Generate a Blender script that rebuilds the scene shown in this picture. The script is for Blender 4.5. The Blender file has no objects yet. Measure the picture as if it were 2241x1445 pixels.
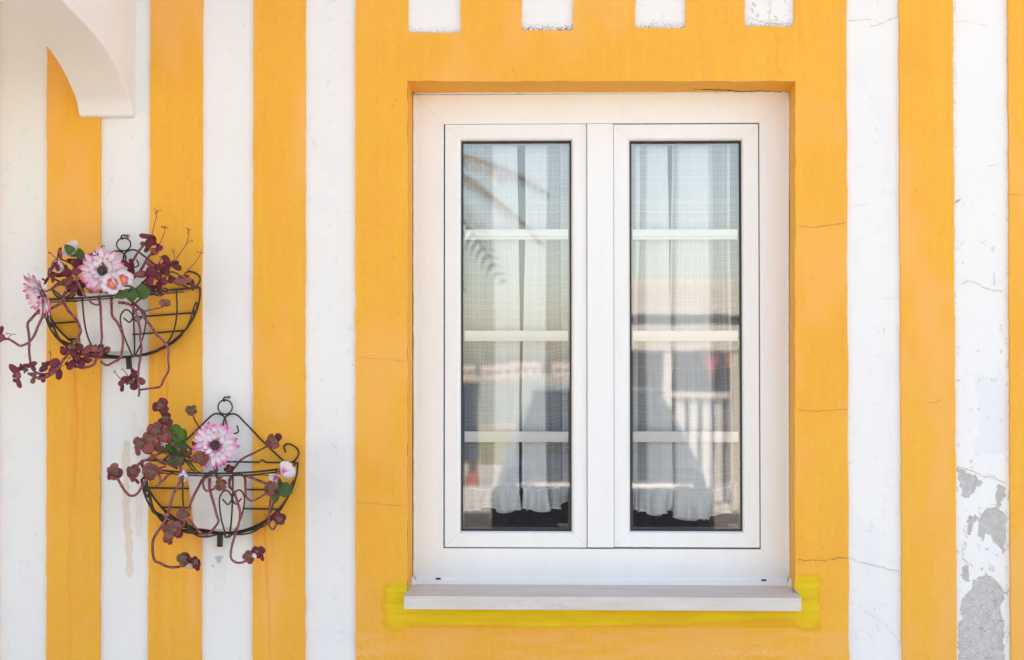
import bpy, math, random
import numpy as np
from mathutils import Matrix, Vector
from math import sin, cos, pi, radians

random.seed(7)
scene = bpy.context.scene
COL = scene.collection

# ------------------------------------------------------------------ camera
CAM_LOC = (0.0, -3.424, 1.56)
PITCH, YAW = radians(1.2), radians(1.6)
cd = bpy.data.cameras.new('camera')
cd.lens, cd.sensor_width, cd.sensor_fit = 50.0, 36.0, 'HORIZONTAL'
cd.clip_start, cd.clip_end = 0.05, 3000
cd.dof.use_dof = True
cd.dof.focus_distance = 3.36
cd.dof.aperture_fstop = 3.6
cam = bpy.data.objects.new('camera', cd)
cam.location = CAM_LOC
cam.rotation_euler = (radians(90) + PITCH, 0, YAW)
COL.objects.link(cam)
scene.camera = cam

# ------------------------------------------------------------------ light
SUN_EL, SUN_AZ = radians(63), radians(82)      # azimuth counted from +x towards +y: behind the house
world = bpy.data.worlds.new('World'); scene.world = world; world.use_nodes = True
wn = world.node_tree
sky = wn.nodes.new('ShaderNodeTexSky'); sky.sky_type = 'NISHITA'; sky.sun_disc = False
sky.sun_elevation = SUN_EL; sky.sun_rotation = radians(90) - SUN_AZ
sky.dust_density = 1.9; sky.air_density = 1.0; sky.ozone_density = 1.0
bg = wn.nodes['Background']; bg.inputs['Strength'].default_value = 0.15
wn.links.new(sky.outputs[0], bg.inputs[0])
sd = bpy.data.lights.new('sun', 'SUN'); sd.energy = 2.4; sd.angle = radians(0.5); sd.color = (1.0, 0.93, 0.82)
sun = bpy.data.objects.new('sun', sd); COL.objects.link(sun)
sun_dir = Vector((cos(SUN_EL) * cos(SUN_AZ), cos(SUN_EL) * sin(SUN_AZ), sin(SUN_EL)))
sun.rotation_euler = sun_dir.to_track_quat('Z', 'Y').to_euler()
sun.location = (4, 8, 12)
vs = scene.view_settings
vs.view_transform = 'Standard'; vs.look = 'None'; vs.gamma = 1.0; vs.use_curve_mapping = False
vs.exposure = 1.98
vs.use_white_balance = True; vs.white_balance_temperature = 7950; vs.white_balance_tint = 10.5
scene.cycles.max_bounces = 10; scene.cycles.diffuse_bounces = 5; scene.cycles.glossy_bounces = 4
scene.cycles.transparent_max_bounces = 24; scene.cycles.use_denoising = True
scene.cycles.sample_clamp_indirect = 8

# ------------------------------------------------------------------ pixel <-> place
FPX = 50 / 36 * 2241
cf = np.array([-sin(YAW) * cos(PITCH), cos(YAW) * cos(PITCH), sin(PITCH)])
cr = np.array([cos(YAW), sin(YAW), 0.0])
cu = np.cross(cr, cf)
CC = np.array(CAM_LOC)
MPP = 0.0011

def W(px, py, d=0.0):
    """point at distance d in front of the wall face that the photograph shows at (px, py)"""
    px, py, d = np.asarray(px, float), np.asarray(py, float), np.asarray(d, float)
    v = cf + cr * ((px - 1120.5) / FPX)[..., None] - cu * ((py - 722.5) / FPX)[..., None]
    t = (-d - CC[1]) / v[..., 1]
    return CC + v * t[..., None]

def PX(P):
    v = np.asarray(P, float) - CC
    w = v @ cf
    return 1120.5 + FPX * (v @ cr) / w, 722.5 - FPX * (v @ cu) / w

REG = dict(A=(0, 440), B=(220, 440), C=(0, 650), D=(220, 650), E=(220, 860), F=(440, 860), G=(220, 1040), H=(440, 1040))
def rp(reg, u, v):
    o = REG[reg]; return o[0] + u / 6.2826, o[1] + v / 6.2826

# ------------------------------------------------------------------ noise
_rng = np.random.RandomState(3)
_T = _rng.rand(256, 256)
def vnoise(x, y):
    x, y = np.asarray(x, float), np.asarray(y, float)
    xi, yi = np.floor(x).astype(int), np.floor(y).astype(int)
    fx, fy = x - xi, y - yi
    fx, fy = fx * fx * (3 - 2 * fx), fy * fy * (3 - 2 * fy)
    a = _T[xi & 255, yi & 255]; b = _T[(xi + 1) & 255, yi & 255]
    c = _T[xi & 255, (yi + 1) & 255]; d = _T[(xi + 1) & 255, (yi + 1) & 255]
    return (a * (1 - fx) + b * fx) * (1 - fy) + (c * (1 - fx) + d * fx) * fy
def fbm(x, y, o=4):
    s, a, n = 0, 1, 0
    for i in range(o):
        s = s + a * vnoise(x * 2 ** i + 17.3 * i, y * 2 ** i + 5.1 * i); n += a; a *= 0.5
    return s / n
def smooth(e0, e1, x):
    t = np.clip((x - e0) / (e1 - e0), 0, 1); return t * t * (3 - 2 * t)
def poly_sd(px, py, poly):
    """signed distance to a polygon, negative inside"""
    P = np.array(poly, float); d = np.full(px.shape, 1e9); inside = np.zeros(px.shape, bool)
    for i in range(len(P)):
        a, b = P[i - 1], P[i]; e = b - a
        t = np.clip(((px - a[0]) * e[0] + (py - a[1]) * e[1]) / max(e @ e, 1e-9), 0, 1)
        d = np.minimum(d, np.hypot(px - a[0] - t * e[0], py - a[1] - t * e[1]))
        c = ((a[1] > py) != (b[1] > py)) & (px < (b[0] - a[0]) * (py - a[1]) / ((b[1] - a[1]) or 1e-9) + a[0])
        inside ^= c
    return np.where(inside, -d, d)
def line_dist(px, py, pts):
    P = np.array(pts, float); d = np.full(px.shape, 1e9); tt = np.zeros(px.shape)
    for i in range(len(P) - 1):
        a, b = P[i], P[i + 1]; e = b - a
        t = np.clip(((px - a[0]) * e[0] + (py - a[1]) * e[1]) / max(e @ e, 1e-9), 0, 1)
        q = np.hypot(px - a[0] - t * e[0], py - a[1] - t * e[1])
        m = q < d; d = np.where(m, q, d); tt = np.where(m, (i + t) / (len(P) - 1), tt)
    return d, tt

# ------------------------------------------------------------------ object helpers
def tag(o, label=None, cat=None, group=None, kind=None):
    if label: o['label'] = label
    if cat: o['category'] = cat
    if group: o['group'] = group
    if kind: o['kind'] = kind
    return o
def thing(name, label, cat, loc=(0, 0, 0), group=None):
    o = bpy.data.objects.new(name, None); COL.objects.link(o); o.location = loc
    o.empty_display_size = 0.1
    return tag(o, label, cat, group)
def base_loc(o):
    v = Vector((0, 0, 0))
    while o is not None:
        v = v + Vector(o.location) if o.type == 'EMPTY' else v
        o = o.parent
    return v
def adopt(o, parent):
    if parent is not None:
        o.parent = parent
        o.matrix_parent_inverse = Matrix.Translation(-base_loc(parent))
    return o
def mesh_data(name, verts, faces, mat=None, smooth_=False, attrs=None, uvs=None):
    me = bpy.data.meshes.new(name)
    V = np.asarray(verts, float).reshape(-1, 3)
    me.from_pydata(V.tolist(), [], [tuple(int(i) for i in f) for f in faces]) if not isinstance(faces, np.ndarray) else me.from_pydata(V.tolist(), [], faces.tolist())
    if mat is not None: me.materials.append(mat)
    if attrs:
        for k, a in attrs.items():
            at = me.attributes.new(k, 'FLOAT', 'POINT'); at.data.foreach_set('value', np.asarray(a, np.float32).ravel())
    if uvs is not None:
        ul = me.uv_layers.new(name='UVMap')
        li = np.zeros(len(me.loops), int); me.loops.foreach_get('vertex_index', li)
        ul.data.foreach_set('uv', np.asarray(uvs, np.float32)[li].ravel())
    if smooth_:
        me.polygons.foreach_set('use_smooth', np.ones(len(me.polygons), bool))
    me.update()
    return me
def link(name, me, parent=None, M=None):
    o = bpy.data.objects.new(name, me); COL.objects.link(o); adopt(o, parent)
    if M is not None: o.matrix_basis = M
    return o
def make(name, verts, faces, mat, parent=None, smooth_=False, attrs=None, uvs=None):
    return link(name, mesh_data(name, verts, faces, mat, smooth_, attrs, uvs), parent)

class MB:
    def __init__(s): s.v, s.f = [], []
    def add(s, V, F):
        n = len(s.v); s.v += [tuple(map(float, p)) for p in V]; s.f += [tuple(int(i) + n for i in f) for f in F]; return s
    def box(s, x0, x1, y0, y1, z0, z1):
        V = [(x0, y0, z0), (x1, y0, z0), (x1, y1, z0), (x0, y1, z0), (x0, y0, z1), (x1, y0, z1), (x1, y1, z1), (x0, y1, z1)]
        return s.add(V, [(0, 3, 2, 1), (4, 5, 6, 7), (0, 1, 5, 4), (1, 2, 6, 5), (2, 3, 7, 6), (3, 0, 4, 7)])
    def build(s, name, mat, parent=None, smooth_=False, bevel=0):
        o = make(name, s.v, s.f, mat, parent, smooth_)
        if bevel:
            m = o.modifiers.new('bevel', 'BEVEL'); m.width = bevel; m.segments = 2; m.limit_method = 'ANGLE'
        return o

def catmull(P, n=6, closed=False):
    P = np.asarray(P, float)
    if len(P) < 3 and not closed: 
        t = np.linspace(0, 1, n + 1)[:, None]; return P[0] * (1 - t) + P[-1] * t
    Q = np.vstack([P[-1:], P, P[:2]]) if closed else np.vstack([2 * P[0] - P[1], P, 2 * P[-1] - P[-2]])
    out = []
    for i in range(1, len(Q) - 2):
        a, b, c, d = Q[i - 1], Q[i], Q[i + 1], Q[i + 2]
        for k in range(n):
            t = k / n
            out.append(0.5 * ((2 * b) + (c - a) * t + (2 * a - 5 * b + 4 * c - d) * t ** 2 + (3 * b - a - 3 * c + d) * t ** 3))
    if not closed: out.append(P[-1])
    return np.array(out)
def tube(P, rad, sides=7, closed=False):
    P = np.asarray(P, float); n = len(P)
    rad = np.full(n, rad) if np.isscalar(rad) else np.asarray(rad, float)
    T = np.roll(P, -1, 0) - np.roll(P, 1, 0)
    if not closed: T[0], T[-1] = P[1] - P[0], P[-1] - P[-2]
    T /= np.linalg.norm(T, axis=1)[:, None] + 1e-12
    N = np.cross(T[0], [0.31, 0.2, 0.93]); N /= np.linalg.norm(N)
    V = []
    for i in range(n):
        N = N - T[i] * (N @ T[i]); N /= np.linalg.norm(N) + 1e-12
        B = np.cross(T[i], N)
        for k in range(sides):
            a = 2 * pi * k / sides; V.append(P[i] + rad[i] * (cos(a) * N + sin(a) * B))
    F = []
    m = n if closed else n - 1
    for i in range(m):
        for k in range(sides):
            a, b = i * sides + k, i * sides + (k + 1) % sides
            c, d = ((i + 1) % n) * sides + (k + 1) % sides, ((i + 1) % n) * sides + k
            F.append((a, b, c, d))
    if not closed:
        F.append(tuple(range(sides))[::-1]); F.append(tuple((n - 1) * sides + k for k in range(sides)))
    return V, F
def lathe(profile, n=40, cx=0, cy=0):
    V, F = [], []
    for r, z in profile:
        for k in range(n):
            a = 2 * pi * k / n; V.append((cx + r * cos(a), cy + r * sin(a), z))
    for i in range(len(profile) - 1):
        for k in range(n):
            F.append((i * n + k, i * n + (k + 1) % n, (i + 1) * n + (k + 1) % n, (i + 1) * n + k))
    return V, F
def ring_profile(x0, x1, z0, z1, prof, gap=0.00015):
    """a rectangular frame: the profile (inset, y) is run along four mitred sides"""
    V, F = [], []
    for s in range(4):
        n = len(prof); b = len(V)
        for ins, y in prof:
            a0, a1, b0, b1 = x0 + ins, x1 - ins, z0 + ins, z1 - ins
            if s == 0: e = ((a0 + gap, y, b0), (a1 - gap, y, b0))
            if s == 1: e = ((a1, y, b0 + gap), (a1, y, b1 - gap))
            if s == 2: e = ((a1 - gap, y, b1), (a0 + gap, y, b1))
            if s == 3: e = ((a0, y, b1 - gap), (a0, y, b0 + gap))
            V += list(e)
        for i in range(n - 1):
            F.append((b + 2 * i, b + 2 * i + 1, b + 2 * i + 3, b + 2 * i + 2))
    return V, F

# ------------------------------------------------------------------ materials
class NT:
    def __init__(s, name):
        s.m = bpy.data.materials.new(name); s.m.use_nodes = True; s.t = s.m.node_tree
        s.t.nodes.clear(); s.out = s.t.nodes.new('ShaderNodeOutputMaterial')
    def n(s, typ, _p=None, **kw):
        nd = s.t.nodes.new('ShaderNode' + typ)
        for k, v in (_p or {}).items(): setattr(nd, k, v)
        for k, v in kw.items():
            key = int(k[1:]) if k[0] == 'i' and k[1:].isdigit() else k.replace('_', ' ')
            s.set(nd.inputs[key], v)
        return nd
    def set(s, sock, v):
        if hasattr(v, 'outputs'): v = v.outputs[0]
        if isinstance(v, bpy.types.NodeSocket): s.t.links.new(v, sock)
        elif isinstance(v, (tuple, list)) and len(v) == 3 and sock.type == 'RGBA': sock.default_value = (*v, 1)
        else: sock.default_value = v
    def math(s, op, a, b=0.0, c=None):
        nd = s.n('Math', {'operation': op}, i0=a, i1=b)
        if c is not None: s.set(nd.inputs[2], c)
        return nd.outputs[0]
    def mix(s, f, a, b, blend='MIX'):
        nd = s.t.nodes.new('ShaderNodeMix'); nd.data_type = 'RGBA'; nd.blend_type = blend
        s.set(nd.inputs[0], f); s.set(nd.inputs[6], a); s.set(nd.inputs[7], b); return nd.outputs[2]
    def ramp(s, f, lo, hi):
        return s.n('MapRange', {'interpolation_type': 'SMOOTHSTEP'}, i0=f, i1=lo, i2=hi).outputs[0]
    def pos(s, scale=(1, 1, 1), coord='Object'):
        tc = s.n('TexCoord'); mp = s.n('Mapping', Vector=tc.outputs[coord], Scale=scale); return mp.outputs[0]
    def noise(s, scale, detail=4.0, rough=0.55, vec=None):
        nd = s.n('TexNoise', Scale=scale, Detail=detail, Roughness=rough)
        if vec is not None: s.set(nd.inputs['Vector'], vec)
        return nd.outputs['Fac']
    def attr(s, name):
        nd = s.t.nodes.new('ShaderNodeAttribute'); nd.attribute_name = name; return nd.outputs['Fac']
    def bump(s, h, strength, dist, normal=None):
        nd = s.n('Bump', Strength=strength, Distance=dist, Height=h)
        if normal is not None: s.set(nd.inputs['Normal'], normal)
        return nd.outputs[0]
    def pbr(s, col, rough=0.6, normal=None, **kw):
        b = s.n('BsdfPrincipled', Roughness=rough); s.set(b.inputs['Base Color'], col)
        if normal is not None: s.set(b.inputs['Normal'], normal)
        for k, v in kw.items(): s.set(b.inputs[k.replace('_', ' ')], v)
        s.t.links.new(b.outputs[0], s.out.inputs[0]); return s.m
def plain(name, col, rough=0.6, var=0.12, scale=30, bump=0.0, **kw):
    t = NT(name); n = t.noise(scale, vec=t.pos())
    c = t.mix(t.ramp(n, .3, .7), tuple(x * (1 - var) for x in col), tuple(min(1, x * (1 + var)) for x in col))
    return t.pbr(c, rough, t.bump(n, bump, 0.002) if bump else None, **kw)

def white_plaster(name='white_plaster', body=(0.80, 0.785, 0.77), relief=.28):
    t = NT(name)
    big = t.noise(2.2, 5, vec=t.pos()); streak = t.noise(6, 4, .6, t.pos((6, 6, .7)))
    col = t.mix(t.ramp(big, .3, .75), tuple(c * .965 for c in body), body)
    col = t.mix(t.math('MULTIPLY', t.ramp(streak, .5, .8), .25), col, (body[0] * .95, body[1] * .93, body[2] * .9))
    speck = t.noise(160, 2, .5, t.pos()); sm = t.ramp(speck, .74, .78)
    patch = t.ramp(t.noise(9, 3, vec=t.pos()), .55, .7)
    col = t.mix(t.math('MULTIPLY', t.math('MULTIPLY', sm, patch), .3), col, (.38, .33, .28))
    col = t.mix(t.math('MULTIPLY', t.attr('old'), .6), col, (.70, .71, .74))
    fine = t.noise(300, 3, .6, t.pos())
    st = t.math('MULTIPLY', t.attr('stain'), t.math('ADD', .72, t.math('MULTIPLY', t.noise(60, 4, vec=t.pos()), .5)))
    col = t.mix(st, col, (.70, .54, .38))
    pg = t.mix(t.ramp(t.noise(70, 5, .65, t.pos()), .3, .7), (.43, .41, .395), (.55, .53, .51))
    wk = t.ramp(t.noise(210, 3, .6, t.pos()), .60, .66)
    pg = t.mix(t.math('MULTIPLY', wk, t.attr('speck')), pg, (.78, .77, .76))
    col = t.mix(t.attr('peel'), col, pg)
    dn = t.ramp(t.noise(240, 4, .7, t.pos()), .46, .58)
    col = t.mix(t.math('MULTIPLY', t.attr('dirt'), dn), col, (.16, .12, .10))
    med = t.noise(26, 4, .55, t.pos())
    h = t.math('ADD', t.math('MULTIPLY', fine, .35), t.math('MULTIPLY', med, 1.2))
    return t.pbr(col, .85, t.bump(h, relief, .0016))

def orange_paint():
    t = NT('orange_paint')
    big = t.noise(3, 4, vec=t.pos()); brush = t.noise(7, 5, .6, t.pos((9, 9, .8))); fine = t.noise(260, 3, .6, t.pos())
    col = t.mix(t.ramp(big, .3, .7), (.84, .375, .036), (.85, .405, .042))
    col = t.mix(t.math('MULTIPLY', t.ramp(brush, .44, .76), .75), col, (.84, .455, .026))
    b2 = t.noise(10, 4, .6, t.pos((7, 7, .5)))
    col = t.mix(t.math('MULTIPLY', t.ramp(b2, .5, .85), .4), col, (.80, .31, .03))
    gr = t.noise(75, 4, .7, t.pos()); col = t.mix(t.ramp(gr, .32, .72), t.mix(.10, col, (.62, .25, .02)), t.mix(.12, col, (.90, .47, .08)))
    sp = t.ramp(t.noise(120, 1, .4, t.pos()), .78, .80)
    col = t.mix(t.math('MULTIPLY', sp, .5), col, (.45, .19, .03))
    col = t.mix(t.math('MULTIPLY', t.ramp(t.noise(1.6, 5, .6, t.pos()), .45, .75), .45), col, (.80, .32, .022))
    col = t.mix(t.attr('bare'), col, (.86, .405, .085))
    hb = t.noise(7, 5, .6, t.pos((.8, 9, 9)))
    gold = t.mix(t.ramp(hb, .3, .7), (.74, .35, .004), (.76, .40, .004))
    yel = t.mix(t.ramp(hb, .3, .7), (.70, .44, .002), (.80, .56, .004))
    col = t.mix(t.attr('gold'), col, gold)
    col = t.mix(t.attr('daub'), col, yel)
    wn_ = t.ramp(t.noise(150, 4, .7, t.pos()), .52, .62)
    col = t.mix(t.math('MULTIPLY', t.attr('wear'), wn_), col, (.80, .48, .20))
    col = t.mix(t.attr('rust'), col, (.80, .20, .012))
    med = t.noise(22, 4, .55, t.pos())
    grit = t.noise(110, 3, .6, t.pos())
    h = t.math('ADD', t.math('MULTIPLY', fine, .5), t.math('ADD', t.math('MULTIPLY', med, 1.0), t.math('MULTIPLY', grit, .6)))
    return t.pbr(col, .72, t.bump(h, .55, .0018))

M_WHITE = white_plaster()
M_ORANGE = orange_paint()
M_CRACK = plain('brown_crack', (.30, .18, .09), .9)  # flat brown of the cracks and chips
M_CRACKW = plain('hairline_crack', (.48, .44, .40), .9)
def pvc():
    t = NT('white_pvc'); d = t.noise(5, 5, .6, t.pos((5, 5, 1.2))); f = t.noise(130, 3, .6, t.pos())
    c = t.mix(t.ramp(d, .42, .8), (.81, .80, .785), (.785, .768, .748))
    c = t.mix(t.math('MULTIPLY', t.ramp(f, .70, .76), .3), c, (.55, .50, .44)); return t.pbr(c, .48, t.bump(t.noise(4, 2, vec=t.pos()), .04, .004))
M_PVC = pvc()
M_CAULK = plain('white_sealant', (.76, .74, .71), .6, .06, 60, .3)
M_GASKET = plain('black_rubber', (.012, .012, .013), .5)
M_SLOT = plain('dark_slot', (.02, .02, .02), .8)
M_MORTAR = plain('grey_mortar', (.30, .27, .25), .9, .3, 120, .5)
def stone():
    t = NT('pale_limestone'); v = t.noise(6, 6, .6, t.pos((1, 4, 6)))
    c = t.mix(t.ramp(v, .35, .7), (.58, .52, .475), (.65, .595, .55))
    d = t.noise(90, 4, .7, t.pos((.6, 1, 1.6))); blot = t.ramp(t.noise(5, 3, vec=t.pos()), .5, .68)
    c = t.mix(t.math('MULTIPLY', t.math('MULTIPLY', t.ramp(d, .54, .66), blot), .55), c, (.36, .28, .24))
    return t.pbr(c, .55, t.bump(d, .12, .001))
M_STONE = stone()
def glass():
    t = NT('window_glass')
    fr = t.n('Fresnel', IOR=1.5)
    f = t.math('MINIMUM', t.math('ADD', t.math('MULTIPLY', fr.outputs[0], 2.2), .08), 1.0)
    tr = t.n('BsdfTransparent', Color=(.985, .99, .985)); gl = t.n('BsdfGlossy', Roughness=0.0, Color=(1, 1, 1))
    wob = t.noise(3.5, 2, .5, t.pos())
    t.set(gl.inputs['Normal'], t.bump(wob, .05, .004))
    mx = t.n('MixShader', i0=f, i1=tr, i2=gl); t.t.links.new(mx.outputs[0], t.out.inputs[0]); return t.m
M_GLASS = glass()
def sheer(name, base, lines):
    t = NT(name); tc = t.n('TexCoord'); uv = tc.outputs['UV']
    wob = t.n('TexNoise', Scale=30.0, Detail=2.0); t.set(wob.inputs['Vector'], uv)
    uvw = t.n('VectorMath', {'operation': 'MULTIPLY_ADD'}, i0=wob.outputs['Color'], i1=(.004, .004, 0), i2=uv)
    sp = t.n('SeparateXYZ', i0=uvw)
    def grid(c, f, w, seed):
        x = t.math('ADD', t.math('MULTIPLY', c, f), t.math('MULTIPLY', t.n('TexNoise', {'noise_dimensions': '1D'}, W=t.math('MULTIPLY', c, 70.0), Scale=1.0).outputs[0], 1.6))
        fr = t.math('FRACT', t.math('ADD', x, seed)); return t.math('LESS_THAN', fr, w)
    g = t.math('MAXIMUM', grid(sp.outputs[0], 165, .20, .1), grid(sp.outputs[1], 165, .20, .4))
    g2 = t.math('MAXIMUM', grid(sp.outputs[0], 52, .16, .7), grid(sp.outputs[1], 47, .16, .2))
    a = t.math('ADD', base, t.math('ADD', t.math('MULTIPLY', g, lines), t.math('MULTIPLY', g2, lines * .45)))
    a = t.math('MINIMUM', t.math('ADD', a, t.attr('dense')), .97)
    df = t.n('BsdfDiffuse', Color=(.91, .92, .94)); tl = t.n('BsdfTranslucent', Color=(.80, .82, .86))
    cl = t.n('MixShader', i0=.12, i1=df, i2=tl); tr = t.n('BsdfTransparent')
    mx = t.n('MixShader', i0=a, i1=tr, i2=cl); t.t.links.new(mx.outputs[0], t.out.inputs[0]); return t.m
M_SHEER = sheer('sheer_cotton', .34, .14)
M_IRON = plain('dark_brown_wire', (.035, .022, .018), .55, .35, 120, .4)
M_POT = plain('white_plastic_pot', (.78, .77, .76), .42, .03, 12)
M_SOIL = plain('dark_soil', (.035, .022, .016), .95, .5, 160, 1.0)
def stem_mat():
    t = NT('burgundy_stem'); n = t.noise(55, 4, .6, t.pos()); oi = t.n('ObjectInfo')
    c = t.mix(t.ramp(n, .35, .65), (.14, .016, .032), (.24, .040, .058))
    c = t.mix(t.math('MULTIPLY', t.ramp(t.noise(240, 3, vec=t.pos()), .62, .72), .3), c, (.42, .26, .22))
    c = t.mix(t.math('MULTIPLY', t.ramp(t.noise(14, 2, vec=t.pos()), .55, .7), .55), c, (.20, .10, .085))
    c = t.mix(t.attr('node'), c, (.34, .24, .20))
    return t.pbr(c, .5, t.bump(n, .4, .001))
M_STEM = stem_mat()
M_STALK = plain('thin_crimson_stalk', (.26, .035, .055), .5, .3, 60)
def leaf_mat(name, a, b, c_):
    t = NT(name); oi = t.n('ObjectInfo'); r = oi.outputs['Random']
    c = t.mix(r, a, b); n = t.noise(9, 4, .6, t.pos()); c = t.mix(t.math('MULTIPLY', t.ramp(n, .45, .75), .6), c, c_)
    d = t.noise(40, 2, .5, t.pos()); c = t.mix(t.math('MULTIPLY', t.ramp(d, .62, .68), .3), c, (.27, .09, .085))
    return t.pbr(c, .45, t.bump(d, .25, .05), Specular_IOR_Level=.28)
M_LEAF = leaf_mat('burgundy_leaf', (.085, .008, .020), (.20, .024, .045), (.20, .045, .05))
M_LEAFP = leaf_mat('dusty_pink_leaf', (.20, .042, .048), (.30, .085, .078), (.18, .065, .055))
M_LEAFG = leaf_mat('olive_brown_leaf', (.11, .075, .04), (.17, .10, .06), (.20, .07, .06))
M_GREEN = plain('plastic_green_leaf', (.046, .098, .016), .6, .35, 40, .2)
M_LIME = plain('plastic_lime_leaf', (.10, .21, .018), .6, .35, 60, .3)
M_FSTEM = plain('plastic_green_stem', (.03, .10, .05), .5)
def petal_mat(name, white, pink, hot, tip_hot):
    t = NT(name); oi = t.n('ObjectInfo'); r = oi.outputs['Random']; u = t.attr('t')
    n = t.noise(2.2, 3, .6, t.pos((1, 4, 1)))
    c = t.mix(t.ramp(t.math('ADD', u, t.math('MULTIPLY', n, .25)), .48, 1.25), white, pink)
    tip = t.math('MULTIPLY', t.ramp(t.math('ADD', u, t.math('MULTIPLY', n, .2)), .78, 1.08), t.ramp(r, .38, .55))
    c = t.mix(t.math('MULTIPLY', tip, tip_hot), c, hot)
    r2 = t.math('FRACT', t.math('MULTIPLY', r, 7.13)); bs = t.math('MULTIPLY', t.ramp(u, .62, .15), t.ramp(r2, .46, .62))
    c = t.mix(bs, c, hot)
    return t.pbr(c, .6, t.bump(t.noise(6, 2, .5, t.pos((1, 9, 1))), .3, .03))
M_PETAL = petal_mat('pink_tipped_petal', (.86, .83, .84), (.84, .43, .61), (.76, .04, .38), 1.0)
M_PETAL2 = petal_mat('pale_pink_petal', (.80, .76, .74), (.82, .66, .68), (.66, .10, .36), .25)
M_HOT = plain('magenta_petal', (.62, .08, .34), .6, .3, 80)
M_DISC = plain('brown_flower_disc', (.075, .045, .040), .9, .6, 300)
M_FUZZ = plain('pale_pink_fuzz', (.62, .42, .42), .9, .4, 300)
M_EYE = plain('orange_flower_eye', (.72, .30, .03), .7, .3, 200)
M_SHELL = plain('banded_snail_shell', (.42, .33, .27), .4, .4, 220)
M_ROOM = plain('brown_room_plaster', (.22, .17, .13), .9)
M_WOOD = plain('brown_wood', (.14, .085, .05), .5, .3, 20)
M_ETCH = plain('etched_white', (.75, .77, .78), .7)
M_TILE = plain('terracotta', (.42, .18, .10), .8)

# ------------------------------------------------------------------ ground and far setting (behind the photographer, seen in the panes)
def sheet(name, x0, x1, y0, y1, z, mat):
    return tag(make(name, [(x0, y0, z), (x1, y0, z), (x1, y1, z), (x0, y1, z)], [(0, 1, 2, 3)], mat), kind='structure')
def paving():
    t = NT('limestone_paving'); br = t.n('TexVoronoi', {'feature': 'DISTANCE_TO_EDGE'}, Scale=9.0); t.set(br.inputs['Vector'], t.pos())
    c = t.mix(t.ramp(br.outputs[0], .02, .07), (.34, .32, .285), (.51, .48, .43)); return t.pbr(c, .8)
sheet('ground', -400, 400, -900, 60, -0.004, plain('sandy_ground', (.42, .36, .27), .95, .2, .3))
sheet('pavement', -60, 60, -7.0, 0.1, 0.0, paving())
sheet('road', -60, 60, -12.0, -7.0, 0.0, plain('asphalt', (.16, .155, .15), .9, .2, 8))
sheet('promenade', -60, 60, -20.0, -12.0, 0.0, paving())
sheet('grass_verge', -60, 60, -34.0, -20.0, 0.0, plain('dry_grass', (.20, .19, .06), .95, .3, 4))
sheet('lagoon', -400, 400, -260, -40, 0.0, plain('lagoon_water', (.06, .10, .13), .12, .2, .4))

# ------------------------------------------------------------------ the house
house = thing('striped_house', 'white house front with raised orange stripes around a framed window', 'house')
Z_TOP = 3.35
ox0, ox1 = float(W(868, 700, .012)[0]), float(W(1764, 700, .012)[0])
sx_0, sx_1 = float(W(896, 700, .012)[0]), float(W(1736, 700, .012)[0])
oz0, oz1 = float(W(1300, 1296, .012)[2]), float(W(1300, 182, .012)[2])
b = MB()
b.box(-3.6, ox0 - .004, 0, .28, 0, Z_TOP); b.box(ox1 + .004, 4.2, 0, .28, 0, Z_TOP)
b.box(ox0 - .004, ox1 + .004, 0, .28, oz1 + .03, Z_TOP); b.box(ox0 - .004, ox1 + .004, 0, .28, 0, oz0 - .06)
wall = b.build('wall', M_WHITE, house)
b = MB()
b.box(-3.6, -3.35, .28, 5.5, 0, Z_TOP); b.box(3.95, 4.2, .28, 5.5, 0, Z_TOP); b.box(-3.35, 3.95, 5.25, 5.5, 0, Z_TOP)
b.build('side_wall', M_ROOM, house)
MB().box(-3.75, 4.35, -.62, 5.65, Z_TOP + .002, Z_TOP + .22).build('roof', M_TILE, house)  # out of view; front overhang added to shade the upper wall
MB().box(-3.35, 3.95, .28, 5.25, .005, .06).build('room_floor', M_WOOD, house)

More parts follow.
